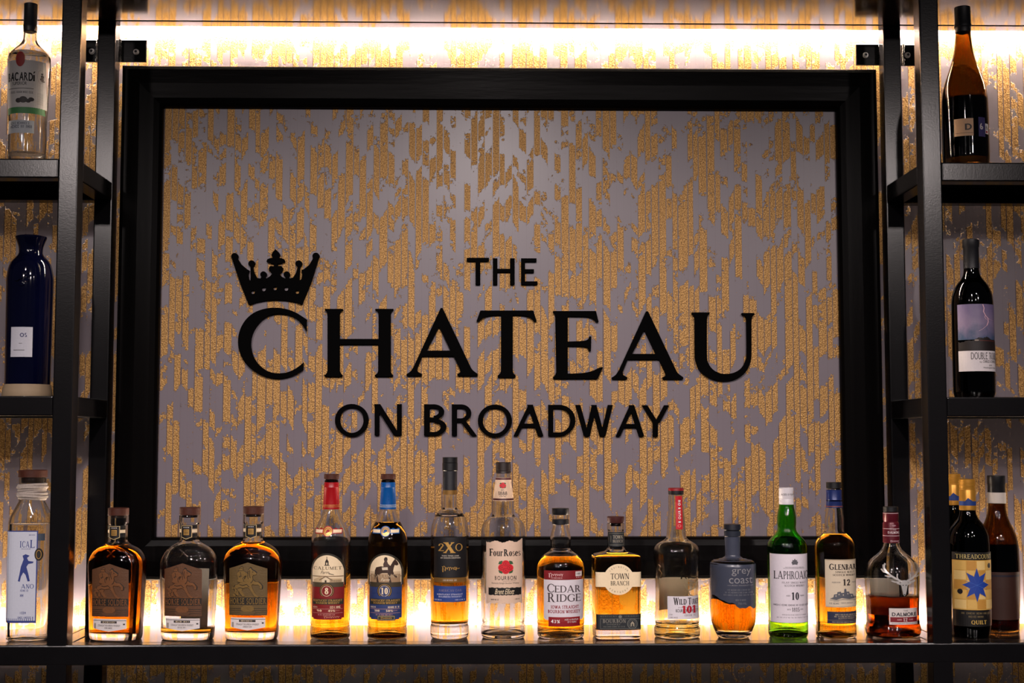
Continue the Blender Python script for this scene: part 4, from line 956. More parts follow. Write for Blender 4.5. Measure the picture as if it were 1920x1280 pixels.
# --- square bottle, cream round label
b = Bottle('whiskey_bottle', 'square-shouldered amber bottle with cream round label and cork top', Z5, 757, 1210, [(236, 70), (244, 75), (290, 75), (300, 71), (440, 74), (462, 78), (478, 96), (490, 140), (499, 178), (512, 197), (535, 200), (700, 199), (1000, 196), (1190, 193), (1210, 187)], None, [(440, 1), (500, .80), (1210, .80)], [(440, 2), (500, 7), (1210, 7)], .05, group=ROW, seg=72)
b.glass(CLEAR, 486, GOLDL, 1130, .0036, .002, .001)
b.lathe('stopper', [(180, 71), (183, 74), (220, 73), (234, 66), (236, 46), (262, 44)], plain('reddish_cork', rgb(62, 26, 23), .6, 0, .3, .3, 120))
d = Decal(b, .0006); d.grid(686, 828, 308, 432, ink(30, 34, 36), 16, 3); nl = d.build('neck_label'); d = Decal(b, .0009, slab=.002); d.text('TOWN', 722, 336, 808, 366, ink(170, 160, 140), SERIF); d.text('BRANCH', 722, 374, 808, 398, ink(150, 140, 124), SERIF); d.rect(694, 318, 820, 322, ink(110, 106, 96)); d.rect(694, 416, 820, 420, ink(110, 106, 96)); d.rect(704, 340, 708, 396, ink(110, 106, 96)); d.build('lettering', nl)
d = Decal(b, .0006); bd = lambda x: 640 if abs(x-757) > 114 else 702-math.sqrt(130**2-(x-757)**2)
d.grid(562, 952, bd, lambda x: 764 if abs(x-757) > 114 else 702+math.sqrt(130**2-(x-757)**2), CREAM, 44, 4); fl = d.build('front_label')
d = Decal(b, .0009); gd = ink(56, 48, 42); d.text('TOWN', 686, 650, 846, 700, gd, SERIF, sp=.06); d.text('BRANCH', 688, 714, 846, 752, gd, SERIF, sp=.08); d.arc('LEXINGTON', 757, 702, 106, 140, 40, 14, ink(120, 104, 88)); d.arc('KENTUCKY', 757, 702, 106, -140, -40, 14, ink(120, 104, 88), outward=False); d.build('lettering', fl)
d = Decal(b, .0006); d.grid(566, 950, 993, 1124, ink(30, 34, 38), 24, 3); fl = d.build('lower_label')
d = Decal(b, .0009); g2 = ink(104, 104, 98); d.text('KENTUCKY', 600, 1004, 740, 1016, g2, SERIF, sp=.3); d.text('STRAIGHT', 806, 1004, 934, 1016, g2, SERIF, sp=.3); d.text('BOURBON', 620, 1034, 816, 1066, ink(112, 108, 100), BOLD, sp=.12); d.text('WHISKEY', 650, 1072, 770, 1084, g2, None); fillers(d, [('', 624, 1092, 812, 1102)], g2); d.disc(768, 1014, 15, 13, g2)
d.ringd(872, 1074, 44, 44, 5, g2); d.ringd(872, 1074, 32, 32, 3, g2); d.poly([(856, 1094), (856, 1070), (872, 1052), (888, 1070), (888, 1094)], ink(150, 140, 120)); d.rect(867, 1074, 877, 1094, ink(30, 34, 38), .0002)
for x0, y0, x1, y1 in ((598, 1030, 944, 1033), (598, 1112, 944, 1115), (598, 1030, 601, 1115), (941, 1030, 944, 1115)): d.rect(x0, y0, x1, y1, g2)
d.build('lettering', fl)

# --- pale tall bottle with an embossed turkey
b = Bottle('whiskey_bottle', 'tall empty pale bottle with red neck strip and embossed bird', Z6, 288, 1215, [(118, 50), (126, 55), (150, 54), (180, 53), (300, 66), (430, 76), (452, 81), (474, 106), (492, 140), (515, 164), (545, 177), (575, 180), (620, 176), (760, 166), (900, 165), (1000, 168), (1080, 174), (1104, 169), (1118, 168), (1140, 177), (1195, 176), (1215, 163)], group=ROW)
b.glass(PALE, 1100, liquid('pale_dregs', (2, 4, 16)), 1190, .003, .006, .005)
cap = b.lathe('cap', [(66, 54), (68, 60), (84, 61), (116, 60), (118, 52)], BLACKCAP); b.lathe('cap_top', [(64, 50), (65, 57), (69, 60.5), (86, 61.5), (87, 60)], plain('red_cap_top', rgb(128, 16, 24), .4), cap)
d = Decal(b, .0005); d.grid(275, 331, 126, lambda x: 382, ink(176, 12, 28), 8, 5); ns = d.build('neck_strip')
d = Decal(b, .0009)
for i, c in enumerate('BOURBON'):                 # runs up the strip
    for q in glyph(c, **SANSB)[0]: d.poly([(316-y*20, 330-i*26-x*20+0) for x, y in q], PAPER)
d.ringd(303, 355, 14, 11, 4, ink(206, 120, 110)); d.build('lettering', ns)
d = Decal(b, .0001)                               # turkey pressed in the glass: head, neck, breast, wing, fan tail
K = .0016
def tb(pts, w):
    for (x0, y0), (x1, y1) in zip(pts, pts[1:]):
        L = math.hypot(x1-x0, y1-y0) or 1; nx, ny = -(y1-y0)/L*w/2, (x1-x0)/L*w/2
        d.poly([(x0+nx, y0+ny), (x1+nx, y1+ny), (x1-nx, y1-ny), (x0-nx, y0-ny)], PALE, 0, K)
tb([(236, 662), (262, 658), (284, 650), (300, 660), (318, 668), (312, 688), (298, 708), (304, 726)], 9); tb([(304, 726), (322, 712), (352, 722), (384, 744), (412, 750), (440, 736), (452, 706)], 10)
tb([(304, 726), (300, 752), (316, 790), (336, 822), (352, 840)], 10); tb([(352, 840), (388, 834), (416, 812), (440, 770)], 9); tb([(340, 840), (332, 872), (318, 880)], 7); tb([(356, 842), (364, 874), (392, 880)], 7); tb([(330, 740), (360, 772), (396, 786), (428, 780)], 7); tb([(322, 756), (350, 796), (392, 808)], 7)
d.build('pressed_emblem', b.body); d = Decal(b, .0001)
tb([(134, 650), (150, 668), (140, 690), (158, 720), (150, 752)], 9)
d.build('pressed_emblem', b.body)
d = Decal(b, .0005); d.grid(196, 447, lambda x: 884, lambda x: 1056, ink(206, 200, 206), 20, 3); fl = d.build('front_label')
d = Decal(b, .0008, slab=.002); gd = ink(40, 32, 34)
d.text('W', 238, 894, 280, 948, gd, BOLD); d.text('ILD', 282, 904, 340, 946, gd, BOLD, sp=.06); d.text('T', 352, 896, 380, 948, gd, BOLD); d.text('URKEY', 382, 906, 446, 946, gd, BOLD, sp=.04); d.text('101', 302, 954, 418, 1012, ink(166, 14, 34), BOLD, .0003, sp=.06); d.text('BOURBON WHISKEY', 256, 980, 442, 1004, gd, SANS); d.fine(276, 964, 440, 971, ink(110, 100, 104)); fillers(d, [('', 320, 1020, 418, 1034), ('', 210, 1018, 234, 1026), ('', 210, 1038, 274, 1048)], ink(120, 110, 112)); d.build('lettering', fl)
d = Decal(b, .0004, back=True); d.grid(150, 400, 770, 1020, paper_back('pale_back_paper', (.75, .72, .70)), 16, 4); d.build('back_label')

# --- short bottle half coated in slate
b = Bottle('whiskey_bottle', 'short slate-coated bottle with bare amber lower part and wavy edge', Z6, 724, 1210, [(440, 58), (590, 58), (602, 66), (610, 96), (618, 140), (632, 166), (648, 175), (700, 176), (1000, 176), (1060, 174), (1100, 168), (1135, 156), (1165, 144), (1190, 132), (1210, 116)], group=ROW)
b.glass(CLEAR, 700, liquid('copper_whiskey', (6, 23, 85)), 1160, .003, .006, .006)
b.lathe('stopper', [(345, 62), (347, 66), (388, 66), (391, 62), (392, 55), (398, 54)], plain('navy_cap', (.012, .013, .02), .4))
b.lathe('neck_collar', [(397, 62), (399, 65), (438, 64), (441, 60)], plain('slate_collar', (.022, .026, .038), .3))
SLATE = plain('slate_coating', rgb(62, 66, 80), .26, 0, .5, .08, 80)
bm = bmesh.new(); n = b.seg
def edgey(t):                                     # lower rim of the coating round the bottle, image y
    x = math.cos(t); return 945+38*x+16*math.sin(3.1*x+1)+9*math.sin(9*x)+6*math.sin(17*x+1)
z_top = b.Z(442); ROWS = 26; R = []
for i in range(ROWS+1):
    row = []
    for k in range(n):
        t = 2*math.pi*k/n; zb = b.Z(edgey(t)); f = i/ROWS
        ys = 442+(620-442)*f/.5 if f < .5 else None
        z = b.Z(ys) if ys else b.Z(620)+(zb-b.Z(620))*(f-.5)/.5
        r = b.hw(z)+.0003; row.append(bm.verts.new((r*math.cos(t), r*math.sin(t), z)))
    R.append(row)
for a, c in zip(R, R[1:]):
    for k in range(n): bm.faces.new((a[k], a[(k+1) % n], c[(k+1) % n], c[k]))
co = obj('slate_coating', bm, SLATE, b.root, True)
d = Decal(b, .0007, slab=.002); g3 = ink(128, 126, 130)
d.text('grey', 684, 676, 840, 730, g3, None); d.text('coast', 664, 738, 852, 786, g3, None); d.text('IRISH WHISKEY', 684, 796, 824, 806, g3, None); d.rect(652, 800, 680, 802, g3); d.rect(830, 800, 858, 802, g3)
fillers(d, [('', 652, 830, 840, 841), ('', 636, 849, 866, 860), ('', 626, 868, 868, 879), ('', 712, 905, 802, 918), ('700 ML', 730, 930, 800, 946)], ink(104, 104, 110)); d.build('lettering', co)

# --- green bottle with big white label
b = Bottle('whiskey_bottle', 'green glass bottle with white cap and large white label', Z7, 272, 1215, [(215, 54), (240, 56), (280, 64), (330, 71), (365, 71), (398, 68), (425, 73), (452, 93), (480, 120), (510, 141), (540, 149), (576, 150), (588, 146), (1084, 146), (1096, 149), (1180, 148), (1215, 138)], group=ROW)
b.glass(GREEN, 600, GREENL, 1185, .003, .012, .012)
cp = b.lathe('cap', [(100, 50), (103, 54), (180, 55), (186, 53), (190, 55), (226, 55), (227, 53)], plain('white_cap', rgb(205, 200, 205), .45))
class Cyl:
    def __init__(s, b, y0, r0, y1, r1): s.b, s.k = b, (y0, r0, y1, r1); s.X, s.Z, s.root = b.X, b.Z, b.root
    def surf(s, x, z, off, back=False):
        y0, r0, y1, r1 = s.k; r = (r0+(s.b.Yp(z)-y0)*(r1-r0)/(y1-y0))/s.b.s/s.b.ppm+off
        return (x, -math.sqrt(max(1e-9, r*r-min(abs(x), r*.99)**2)), z)
d = Decal(Cyl(b, 100, 55, 226, 55), .0003, slab=.002); d.text('AGED 10 YEARS', 226, 144, 326, 158, DKGREY, None); d.build('lettering', cp)
d = Decal(b); d.grid(131, 416, lambda x: 588, 1092, ink(214, 206, 214), 26, 5); fl = d.build('front_label')
d = Decal(b, .0007, slab=.002); gd = ink(42, 40, 46)
d.poly([(276, 668), (282, 640), (276, 630), (290, 632), (297, 620), (304, 632), (318, 630), (312, 640), (318, 668), (304, 664), (290, 664)], ink(90, 88, 94)); d.disc(280, 650, 8, 10, ink(90, 88, 94)); d.disc(314, 650, 8, 10, ink(90, 88, 94))
d.text('LAPHROAIG', 150, 712, 414, 772, gd, SERIF, sp=.05); d.text('ISLAY SINGLE MALT', 202, 790, 386, 804, gd, SERIF); d.text('SCOTCH WHISKY', 218, 812, 374, 827, gd, SERIF); d.text('10', 268, 868, 326, 924, gd, BOLD); d.text('AGED', 230, 888, 258, 898, gd, None); d.text('YEARS', 334, 888, 368, 898, gd, None); d.text('1815', 270, 980, 328, 1010, gd, SERIF); d.text('ESTD', 236, 990, 262, 999, gd, None); d.text('ESTD', 336, 990, 360, 999, gd, None)
fillers(d, [('', 226, 682, 368, 687), ('', 212, 690, 378, 695), ('', 148, 956, 412, 968), ('', 200, 1030, 390, 1037), ('', 166, 1050, 408, 1058), ('', 150, 1066, 190, 1075), ('', 388, 1066, 410, 1075)], ink(80, 76, 84)); d.build('lettering', fl)

# --- amber bottle with castle label
b = Bottle('whiskey_bottle', 'amber bottle with navy capsule, cream castle label and navy strip', Z7, 632, 1225, [(108, 50), (118, 54), (250, 61), (300, 66), (345, 71), (380, 71), (408, 69), (432, 76), (455, 100), (480, 124), (520, 145), (560, 149), (1000, 149), (1100, 148), (1112, 146), (1130, 149), (1195, 149), (1225, 140)], group=ROW)
b.glass(CLEAR, 446, AMBER, 1185, .003, .008, .007)
b.lathe('cap', [(60, 54), (62, 57), (104, 57), (108, 50), (110, 44)], BLACKCAP)
cp = b.lathe('capsule', [(116, 55), (118, 58), (184, 58), (190, 60), (195, 58), (250, 63), (251, 60)], plain('navy_capsule', rgb(30, 44, 96), .3, .2)); b.lathe('capsule_line', [(236, 61), (237, 62.5), (243, 63.2), (244, 61)], ink(120, 60, 50), cp)
d = Decal(b); d.grid(528, 779, 628, 978, ink(206, 190, 166), 24, 5); fl = d.build('front_label')
d = Decal(b, .0007, slab=.002); gd = ink(48, 40, 38); sl = ink(86, 88, 96)
d.text('G', 554, 658, 588, 704, gd, BOLD); d.text('LENBAR', 590, 662, 772, 702, gd, BOLD, sp=.06); d.text('SINGLE MALT', 596, 712, 750, 726, gd, BOLD, sp=.2); d.text('SCOTCH WHISKY', 578, 734, 760, 748, gd, BOLD, sp=.14); d.text('12', 650, 772, 710, 818, gd, BOLD); d.text('AGED FOR', 570, 790, 632, 800, sl, None); d.text('YEARS', 724, 790, 768, 800, sl, None)
d.poly([(556, 916), (580, 904), (584, 884), (606, 880), (608, 866), (634, 862), (636, 872), (658, 870), (660, 846), (668, 840), (676, 846), (678, 862), (700, 864), (702, 878), (734, 882), (738, 898), (772, 902), (772, 914), (700, 918), (640, 910), (600, 922)], sl)
for x, y in ((594, 890), (616, 878), (648, 882), (684, 874), (716, 890), (748, 904)): d.rect(x, y, x+7, y+10, ink(190, 178, 160), .0002)
for a in ((556, 924, 640, 920), (640, 918, 772, 926), (580, 932, 620, 930)): d.poly([(a[0], a[1]), (a[2], a[3]), (a[2], a[3]+3), (a[0], a[1]+3)], sl)
fillers(d, [('', 552, 944, 620, 956), ('', 632, 942, 730, 949), ('', 758, 944, 770, 953)], sl)
for q in ((528, 972, 779, 974), (528, 632, 779, 634)): d.rect(*q, ink(160, 130, 90))
d.build('lettering', fl)
d = Decal(b); d.grid(538, 779, 1010, 1098, ink(36, 42, 66), 22, 2); fl = d.build('lower_label'); d = Decal(b, .0007, slab=.002); fillers(d, [('', 590, 1026, 764, 1036), ('', 584, 1040, 766, 1050), ('SCOTCH WHISKY', 612, 1054, 746, 1064), ('', 570, 1082, 760, 1090)], ink(186, 170, 140)); d.rect(538, 1072, 778, 1074, ink(150, 130, 100)); d.build('lettering', fl)

# --- bulbous bottle with silver stag
b = Bottle('whiskey_bottle', 'bulbous half-full bottle with maroon neck and silver stag head', Z8, 373, 1175, [(140, 55), (215, 56), (390, 64), (415, 69), (445, 86), (475, 118), (505, 153), (545, 190), (590, 212), (630, 221), (680, 222), (820, 216), (900, 212), (1000, 212), (1045, 215), (1095, 226), (1140, 229), (1175, 212)], group=ROW)
b.glass(CLEAR, 820, TAWNY, 1140, .003, .012, .012)
b.lathe('cap', [(92, 58), (95, 61), (132, 61), (136, 57), (141, 50)], BLACKCAP)
cp = b.lathe('capsule', [(139, 60), (141, 63), (206, 63), (214, 58), (222, 63), (232, 66), (388, 68), (391, 64)], MAROON)
for y in (143, 270, 328): b.lathe('capsule_line', [(y, 60), (y+.3, 63.4 if y < 200 else 67.4), (y+4, 63.6 if y < 200 else 67.8), (y+4.3, 60)], ink(200, 180, 182), cp)
d = Decal(Cyl(b, 232, 66, 388, 68), .0004, slab=.002); d.text('DALMORE', 330, 292, 430, 312, ink(206, 186, 188), SANSB); d.text('THE', 372, 278, 398, 286, ink(206, 186, 188), None); d.scrawl(346, 364, 424, 382, ink(190, 160, 166), 0); d.disc(378, 246, 18, 7, ink(150, 110, 118)); d.build('lettering', cp)
SILVER = plain('polished_silver', (.80, .77, .74), .25, .55)
d = Decal(b, .0002)
def bead(pts, w):
    for (x0, y0), (x1, y1) in zip(pts, pts[1:]):
        L = math.hypot(x1-x0, y1-y0) or 1; nx, ny = -(y1-y0)/L*w/2, (x1-x0)/L*w/2
        d.poly([(x0+nx, y0+ny), (x1+nx, y1+ny), (x1-nx, y1-ny), (x0-nx, y0-ny)], SILVER, 0, .0025)
for sg in (-1, 1):
    M = lambda pts: [(405+sg*(x-405), y) for x, y in pts]
    bead(M([(420, 690), (448, 676), (480, 660), (512, 640), (540, 614), (556, 584), (552, 556)]), 15); bead(M([(498, 648), (522, 650), (552, 642)]), 10); bead(M([(536, 618), (560, 612), (574, 590)]), 10); bead(M([(456, 672), (462, 646), (458, 624)]), 9); bead(M([(440, 690), (478, 692), (506, 682)]), 11); bead(M([(552, 566), (540, 545)]), 9)
d.poly([(380, 686), (396, 676), (414, 676), (432, 686), (438, 702), (430, 726), (424, 760), (416, 792), (405, 804), (394, 792), (388, 760), (380, 726), (372, 702)], SILVER, 0, .004); d.poly([(372, 700), (346, 694), (342, 704), (374, 716)], SILVER, 0, .003); d.poly([(438, 700), (464, 694), (468, 704), (436, 716)], SILVER, 0, .003)
d.disc(392, 716, 5, 4, BLACK, .0043); d.disc(418, 716, 5, 4, BLACK, .0043); d.disc(405, 792, 6, 5, BLACK, .0043)
d.build('stag_emblem', None, 'polished silver stag head with antlers')
d = Decal(b, .0005); d.grid(286, 533, 905, 1036, ink(206, 196, 192), 20, 3); d.grid(294, 526, 976, 1016, ink(120, 24, 34), 20, 1, .0002); fl = d.build('front_label')
d = Decal(b, .0010, slab=.002); d.text('DALMORE', 306, 938, 518, 968, ink(70, 66, 70), SANSB, sp=.06); d.text('THE', 398, 918, 438, 930, ink(120, 114, 116), None); d.text('12', 396, 982, 432, 1010, PAPER, SERIF); d.text('AGED', 346, 990, 384, 1002, ink(226, 180, 180), None); d.text('YEARS', 444, 990, 484, 1002, ink(226, 180, 180), None); fillers(d, [('', 304, 1022, 518, 1029)], ink(120, 110, 112)); d.build('lettering', fl)
d = Decal(b, .0004, back=True); d.grid(220, 490, 705, 1000, BACKP, 16, 4); d.build('back_label')

# --- side bays, left
b = Bottle('rum_bottle', 'clear rum bottle with white label and green band on the upper shelf', A1, 32, 885, [(60, 38), (115, 39), (165, 42), (195, 58), (222, 85), (248, 109), (270, 122), (300, 125), (340, 124), (480, 118), (600, 113), (640, 110), (700, 108), (760, 110), (872, 108), (885, 102)], ZU[-1], group='bottles on the side shelves', front=-.235)
b.glass(CLEAR, 252, liquid('clear_rum', (.3, .3, .8)), 862, .003, .004, .003)
b.lathe('cap', [(-60, 36), (-57, 39), (70, 39), (75, 42), (90, 42), (112, 40), (116, 36)], plain('grey_cap', (.03, .03, .035), .4))
d = Decal(b); d.grid(-80, 148, 318, 600, ink(196, 192, 188), 22, 4); d.grid(-74, 142, 598, 636, ink(70, 128, 78), 22, 1); d.disc(20, 312, 28, 46, ink(150, 40, 36), .0004); fl = d.build('front_label')
d = Decal(b, .0007, slab=.002); d.text('BACARD', -62, 392, 92, 444, BLACK, SANSB, sp=.08); d.text('I', 93, 404, 101, 442, BLACK, SANSB); d.poly([(93, 396), (98, 396), (104, 384), (97, 384)], BLACK); d.text('SUPERIOR', -30, 448, 60, 468, BLACK, SANS); d.rect(-60, 486, 96, 489, DKGREY); d.fine(-40, 505, 92, 516, DKGREY)
for x, y, r in ((40, 555, 24), (68, 562, 14), (84, 552, 15), (12, 560, 18)): d.disc(x, y, r, r*.8, DKGREY)
[d.disc(x, y, a, c, DKGREY) for x, y, a, c in ((134, 392, 4, 6), (135, 408, 6, 10), (133, 424, 8, 8), (137, 434, 7, 5))]; d.ringd(128, 410, 14, 40, 1.2, ink(120, 116, 112))
for k in range(9): d.rect(112, 510+k*8, 138, 511.5+k*8, ink(120, 116, 112))
d.build('lettering', fl)
d = Decal(b); d.grid(-60, 100, lambda x: 676+.03*x, lambda x: 754, ink(176, 180, 184), 16, 1); fl = d.build('lower_label'); d = Decal(b, .0007); fillers(d, [('', -40, 688, 80, 702), ('', -40, 706, 92, 724)], ink(70, 76, 90)); d.build('lettering', fl)

b = Bottle('ceramic_bottle', 'cobalt blue ceramic bottle with white label on the middle shelf', A2, 35, 1020, [(66, 90), (72, 93), (84, 90), (130, 72), (150, 69), (170, 70), (186, 78), (205, 96), (230, 115), (270, 129), (330, 137), (400, 136), (700, 133), (962, 131)], ZL[-1], group='bottles on the side shelves', front=-.222)
COBALT = plain('cobalt_glaze', (.0012, .0016, .012), .07, 0, .6, .2, 40)
b.zs[0] = (b.Z(962), b.zs[0][1])
b.lathe('glazed_body', [(y, h) for y, h in [(66, 84), (70, 92), (76, 92), (84, 89), (100, 82), (130, 72), (150, 69), (170, 70), (186, 78), (205, 96), (218, 107), (232, 116), (250, 124), (270, 129), (300, 134), (330, 137), (400, 136), (550, 134.5), (700, 133), (962, 131), (963, 128)]], COBALT)
b.lathe('foot', [(962, 128), (964, 134), (1000, 142), (b.Yp(.0024), 147), (b.Yp(.0004), 144)], plain('beige_clay_foot', rgb(150, 130, 104), .7))
b.hw = pchip([b.Z(962), b.Z(700), b.Z(400), b.Z(330)], [q/b.s/b.ppm for q in (131, 133, 136, 137)])
d = Decal(b, .0008); d.grid(-30, 98, 626, 804, ink(190, 190, 200), 14, 3); fl = d.build('front_label'); d = Decal(b, .0011); d.text('OS', 28, 662, 68, 686, ink(50, 52, 100), SANSB); d.rect(22, 722, 42, 724, DKGREY); d.rect(-10, 762, 56, 765, DKGREY); d.build('lettering', fl)
d = Decal(b, .0001)
for x, y in ((20, 330), (50, 300), (60, 345), (30, 370), (0, 340), (66, 320)): d.disc(x, y-60 if y < 300 else y, 16, 12, COBALT, 0, .0025)
d.build('raised_ornament')

b = Bottle('tequila_bottle', 'square clear bottle with cork and blue and white label behind post', A3, 40, 1130, [(222, 66), (228, 72), (250, 70), (262, 66), (340, 66), (356, 72), (385, 84), (412, 96), (435, 106), (460, 111), (520, 112), (900, 111), (1090, 108), (1130, 96)], ZS, [(360, 1), (470, .85), (1130, .85)], [(360, 2), (470, 4), (1130, 4)], group='bottles on the side shelves')
b.glass(CLEAR, 470, liquid('clear_tequila', (.4, .5, 1.5)), 1095, .003, .004, .003)
b.lathe('stopper', [(180, 74), (183, 77), (219, 77), (221, 70), (222, 60), (250, 58)], CORK)
TW = plain('pale_twine', rgb(170, 158, 150), .8, 0, .2, .3, 300)
bm = bmesh.new()
for k in range(7):
    r0 = (72+5*math.sin(k*1.7))/b.s/b.ppm; z = b.Z(262+k*12); tl = random.uniform(-.1, .1)
    n, m = 28, 6; V = []
    for i in range(n):
        t = 2*math.pi*i/n; V.append([bm.verts.new(((r0+.0028*math.cos(2*math.pi*j/m))*math.cos(t), (r0+.0028*math.cos(2*math.pi*j/m))*math.sin(t), z+tl*r0*math.cos(t)+.0028*math.sin(2*math.pi*j/m))) for j in range(m)])
    for i in range(n):
        for j in range(m): bm.faces.new((V[i][j], V[(i+1) % n][j], V[(i+1) % n][(j+1) % m], V[i][(j+1) % m]))
obj('twine_wrap', bm, TW, b.root, True)
BLUE = ink(48, 62, 128)
d = Decal(b, .0005); d.grid(-68, 107, 506, 1000, BLUE, 12, 3); d.grid(-62, 101, 512, 988, ink(196, 200, 214), 12, 3, .0002); d.off = .0010; d.slab = .004; d.text('CA', 24, 562, 64, 596, BLUE, SERIF); d.text('L', 66, 556, 92, 598, BLUE, SERIF); d.text('I', 12, 562, 20, 596, BLUE, SERIF); d.fine(20, 602, 70, 606, BLUE); d.text('ANO', 24, 792, 92, 816, BLUE, SERIF); d.fine(60, 526, 92, 532, BLUE)
dn = Decal(b, .0010, slab=.004); dn.poly([(20, 700), (34, 660), (28, 640), (44, 632), (66, 640), (52, 652), (60, 668), (88, 672), (84, 680), (60, 684), (50, 700), (62, 740), (70, 776), (58, 778), (46, 742), (34, 730), (22, 752), (16, 780), (6, 776), (14, 736)], BLUE)
fillers(d, [('', 20, 822, 66, 832), ('', 20, 846, 36, 860), ('', 22, 940, 50, 952), ('', 10, 966, 92, 976)], BLUE)
for k in range(14): d.rect(-55+k*11, 976, -52+k*11, 988, BLUE, .0002)
fl = d.build('front_label'); dn.build('figure_print', fl)
d = Decal(b, .0007); d.disc(113, 634, 22, 34, ink(34, 30, 24)); d.ringd(113, 634, 14, 24, 3, GOLD, .0003); d.grid(107, 140, 522, 560, ink(60, 70, 84), 4, 1); d.build('side_seal')

# --- side bays, right
b = Bottle('wine_bottle', 'dark brown wine bottle with small letter squares on the upper shelf', A4, 806, 895, [(75, 43), (118, 45), (200, 52), (260, 62), (320, 78), (380, 98), (430, 115), (480, 127), (530, 133), (600, 135), (700, 136), (880, 136), (895, 128)], ZU[1], group='bottles on the side shelves', front=-.235)
b.glass(BROWN, 528, WINE, 893, .003, .003, .001)
b.lathe('capsule', [(-40, 44), (-37, 47), (60, 47), (66, 50), (84, 51), (90, 47), (117, 47), (118, 44)], plain('black_capsule', (.010, .010, .013), .45))
d = Decal(b); d.grid(706, 806, lambda x: 672, lambda x: 776, ink(196, 156, 120), 10, 1); d.rect(710, 758, 804, 760, DKGREY, .0002); fl = d.build('front_label'); d = Decal(b, .0007, slab=.002); d.text('D', 758, 704, 796, 742, DKGREY, SANSB); d.build('lettering', fl)
d = Decal(b); d.grid(838, 884, 664, 780, ink(62, 56, 104), 8, 1); fl = d.build('purple_label'); d = Decal(b, .0007, slab=.002); d.text('6', 846, 700, 868, 738, PAPER, SANSB); d.build('lettering', fl)
d = Decal(b); d.grid(886, 912, 698, 760, ink(210, 204, 206), 6, 1); fl = d.build('small_label'); d = Decal(b, .0007, slab=.002); d.text('6', 890, 708, 905, 734, DKGREY, SANS); d.rect(889, 742, 904, 754, RED); d.build('lettering', fl)

b = Bottle('wine_bottle', 'black wine bottle with lightning storm label on the middle shelf', A5, 855, 1024, [(140, 42), (265, 45), (298, 49), (325, 62), (355, 86), (388, 104), (430, 117), (480, 121), (600, 122), (1000, 122), (1024, 112)], ZL[1], group='bottles on the side shelves', front=-.235)
b.glass(DARKG, 320, WINE, 1020, .003, .003, .001)
b.lathe('capsule', [(85, 45), (88, 49), (130, 49), (136, 45), (262, 46.5), (264, 44)], plain('black_capsule', (.010, .010, .013), .45))
def storm():
    m, t, bs = nt('storm_print'); L = t.links
    tc = N(t, 'ShaderNodeTexCoord'); sp = N(t, 'ShaderNodeSeparateXYZ'); L.new(tc.outputs['Generated'], sp.inputs[0])
    nz = N(t, 'ShaderNodeTexNoise', i_Scale=4.0, i_Detail=5.0); L.new(tc.outputs['Generated'], nz.inputs['Vector'])
    r = N(t, 'ShaderNodeValToRGB'); e = r.color_ramp.elements; e[0].position = 0; e[0].color = (*rgb(52, 74, 104), 1); e[1].position = 1; e[1].color = (*rgb(104, 92, 128), 1); q = e.new(.45); q.color = (*rgb(124, 110, 138), 1)
    L.new(math_(t, 'ADD', sp.outputs['Z'], math_(t, 'MULTIPLY', math_(t, 'SUBTRACT', nz.outputs['Fac'], .5), .7)), r.inputs[0]); L.new(r.outputs[0], bs.inputs['Base Color']); bs.inputs['Roughness'].default_value = .5
    return m
d = Decal(b); d.grid(745, 970, 488, 700, storm(), 24, 4); pic = d.build('picture_label')
d = Decal(b, .0006, slab=.002)
d.grid(745, 970, lambda x: 712-26*math.exp(-((x-880)/70)**2)+4*math.sin(x*.11)+2*math.sin(x*.37), 766, ink(30, 22, 22), 30, 2); d.disc(833, 704, 13, 4, ink(150, 134, 120), .0003); d.poly([(850, 704), (960, 706), (960, 709), (850, 708)], ink(90, 40, 34), .0002)
BOLT = ink(226, 180, 190)
def zig(pts, w):
    for (x0, y0), (x1, y1) in zip(pts, pts[1:]): d.poly([(x0-w/2, y0), (x0+w/2, y0), (x1+w/2, y1), (x1-w/2, y1)], BOLT, .0002)
zig([(874, 490), (882, 512), (878, 534), (890, 556), (906, 572), (908, 594), (898, 616)], 5); zig([(906, 572), (922, 580), (948, 584)], 3); zig([(890, 556), (884, 566), (896, 580)], 3); zig([(898, 616), (872, 636), (846, 650)], 2.5)
d.build('storm_drawing', pic)
d = Decal(b); d.grid(745, 970, 766, 888, ink(214, 206, 208), 24, 2); fl = d.build('front_label'); d = Decal(b, .0007, slab=.002); gd = ink(40, 34, 36)
d.text('DOUBLE', 800, 776, 898, 818, gd, dict(W=.16, Th=.1, S=0, st=0)); d.text('TROUBLE', 908, 776, 970, 818, gd, dict(W=.16, Th=.1, S=0, st=0), sp=.08); d.text('by', 848, 828, 862, 840, gd, None); d.text('CHARLES & CHARLES', 868, 822, 966, 838, gd, SANS); d.text('2019', 906, 848, 928, 858, gd, None); d.text('Washington State', 868, 862, 958, 874, gd, None); d.build('lettering', fl)

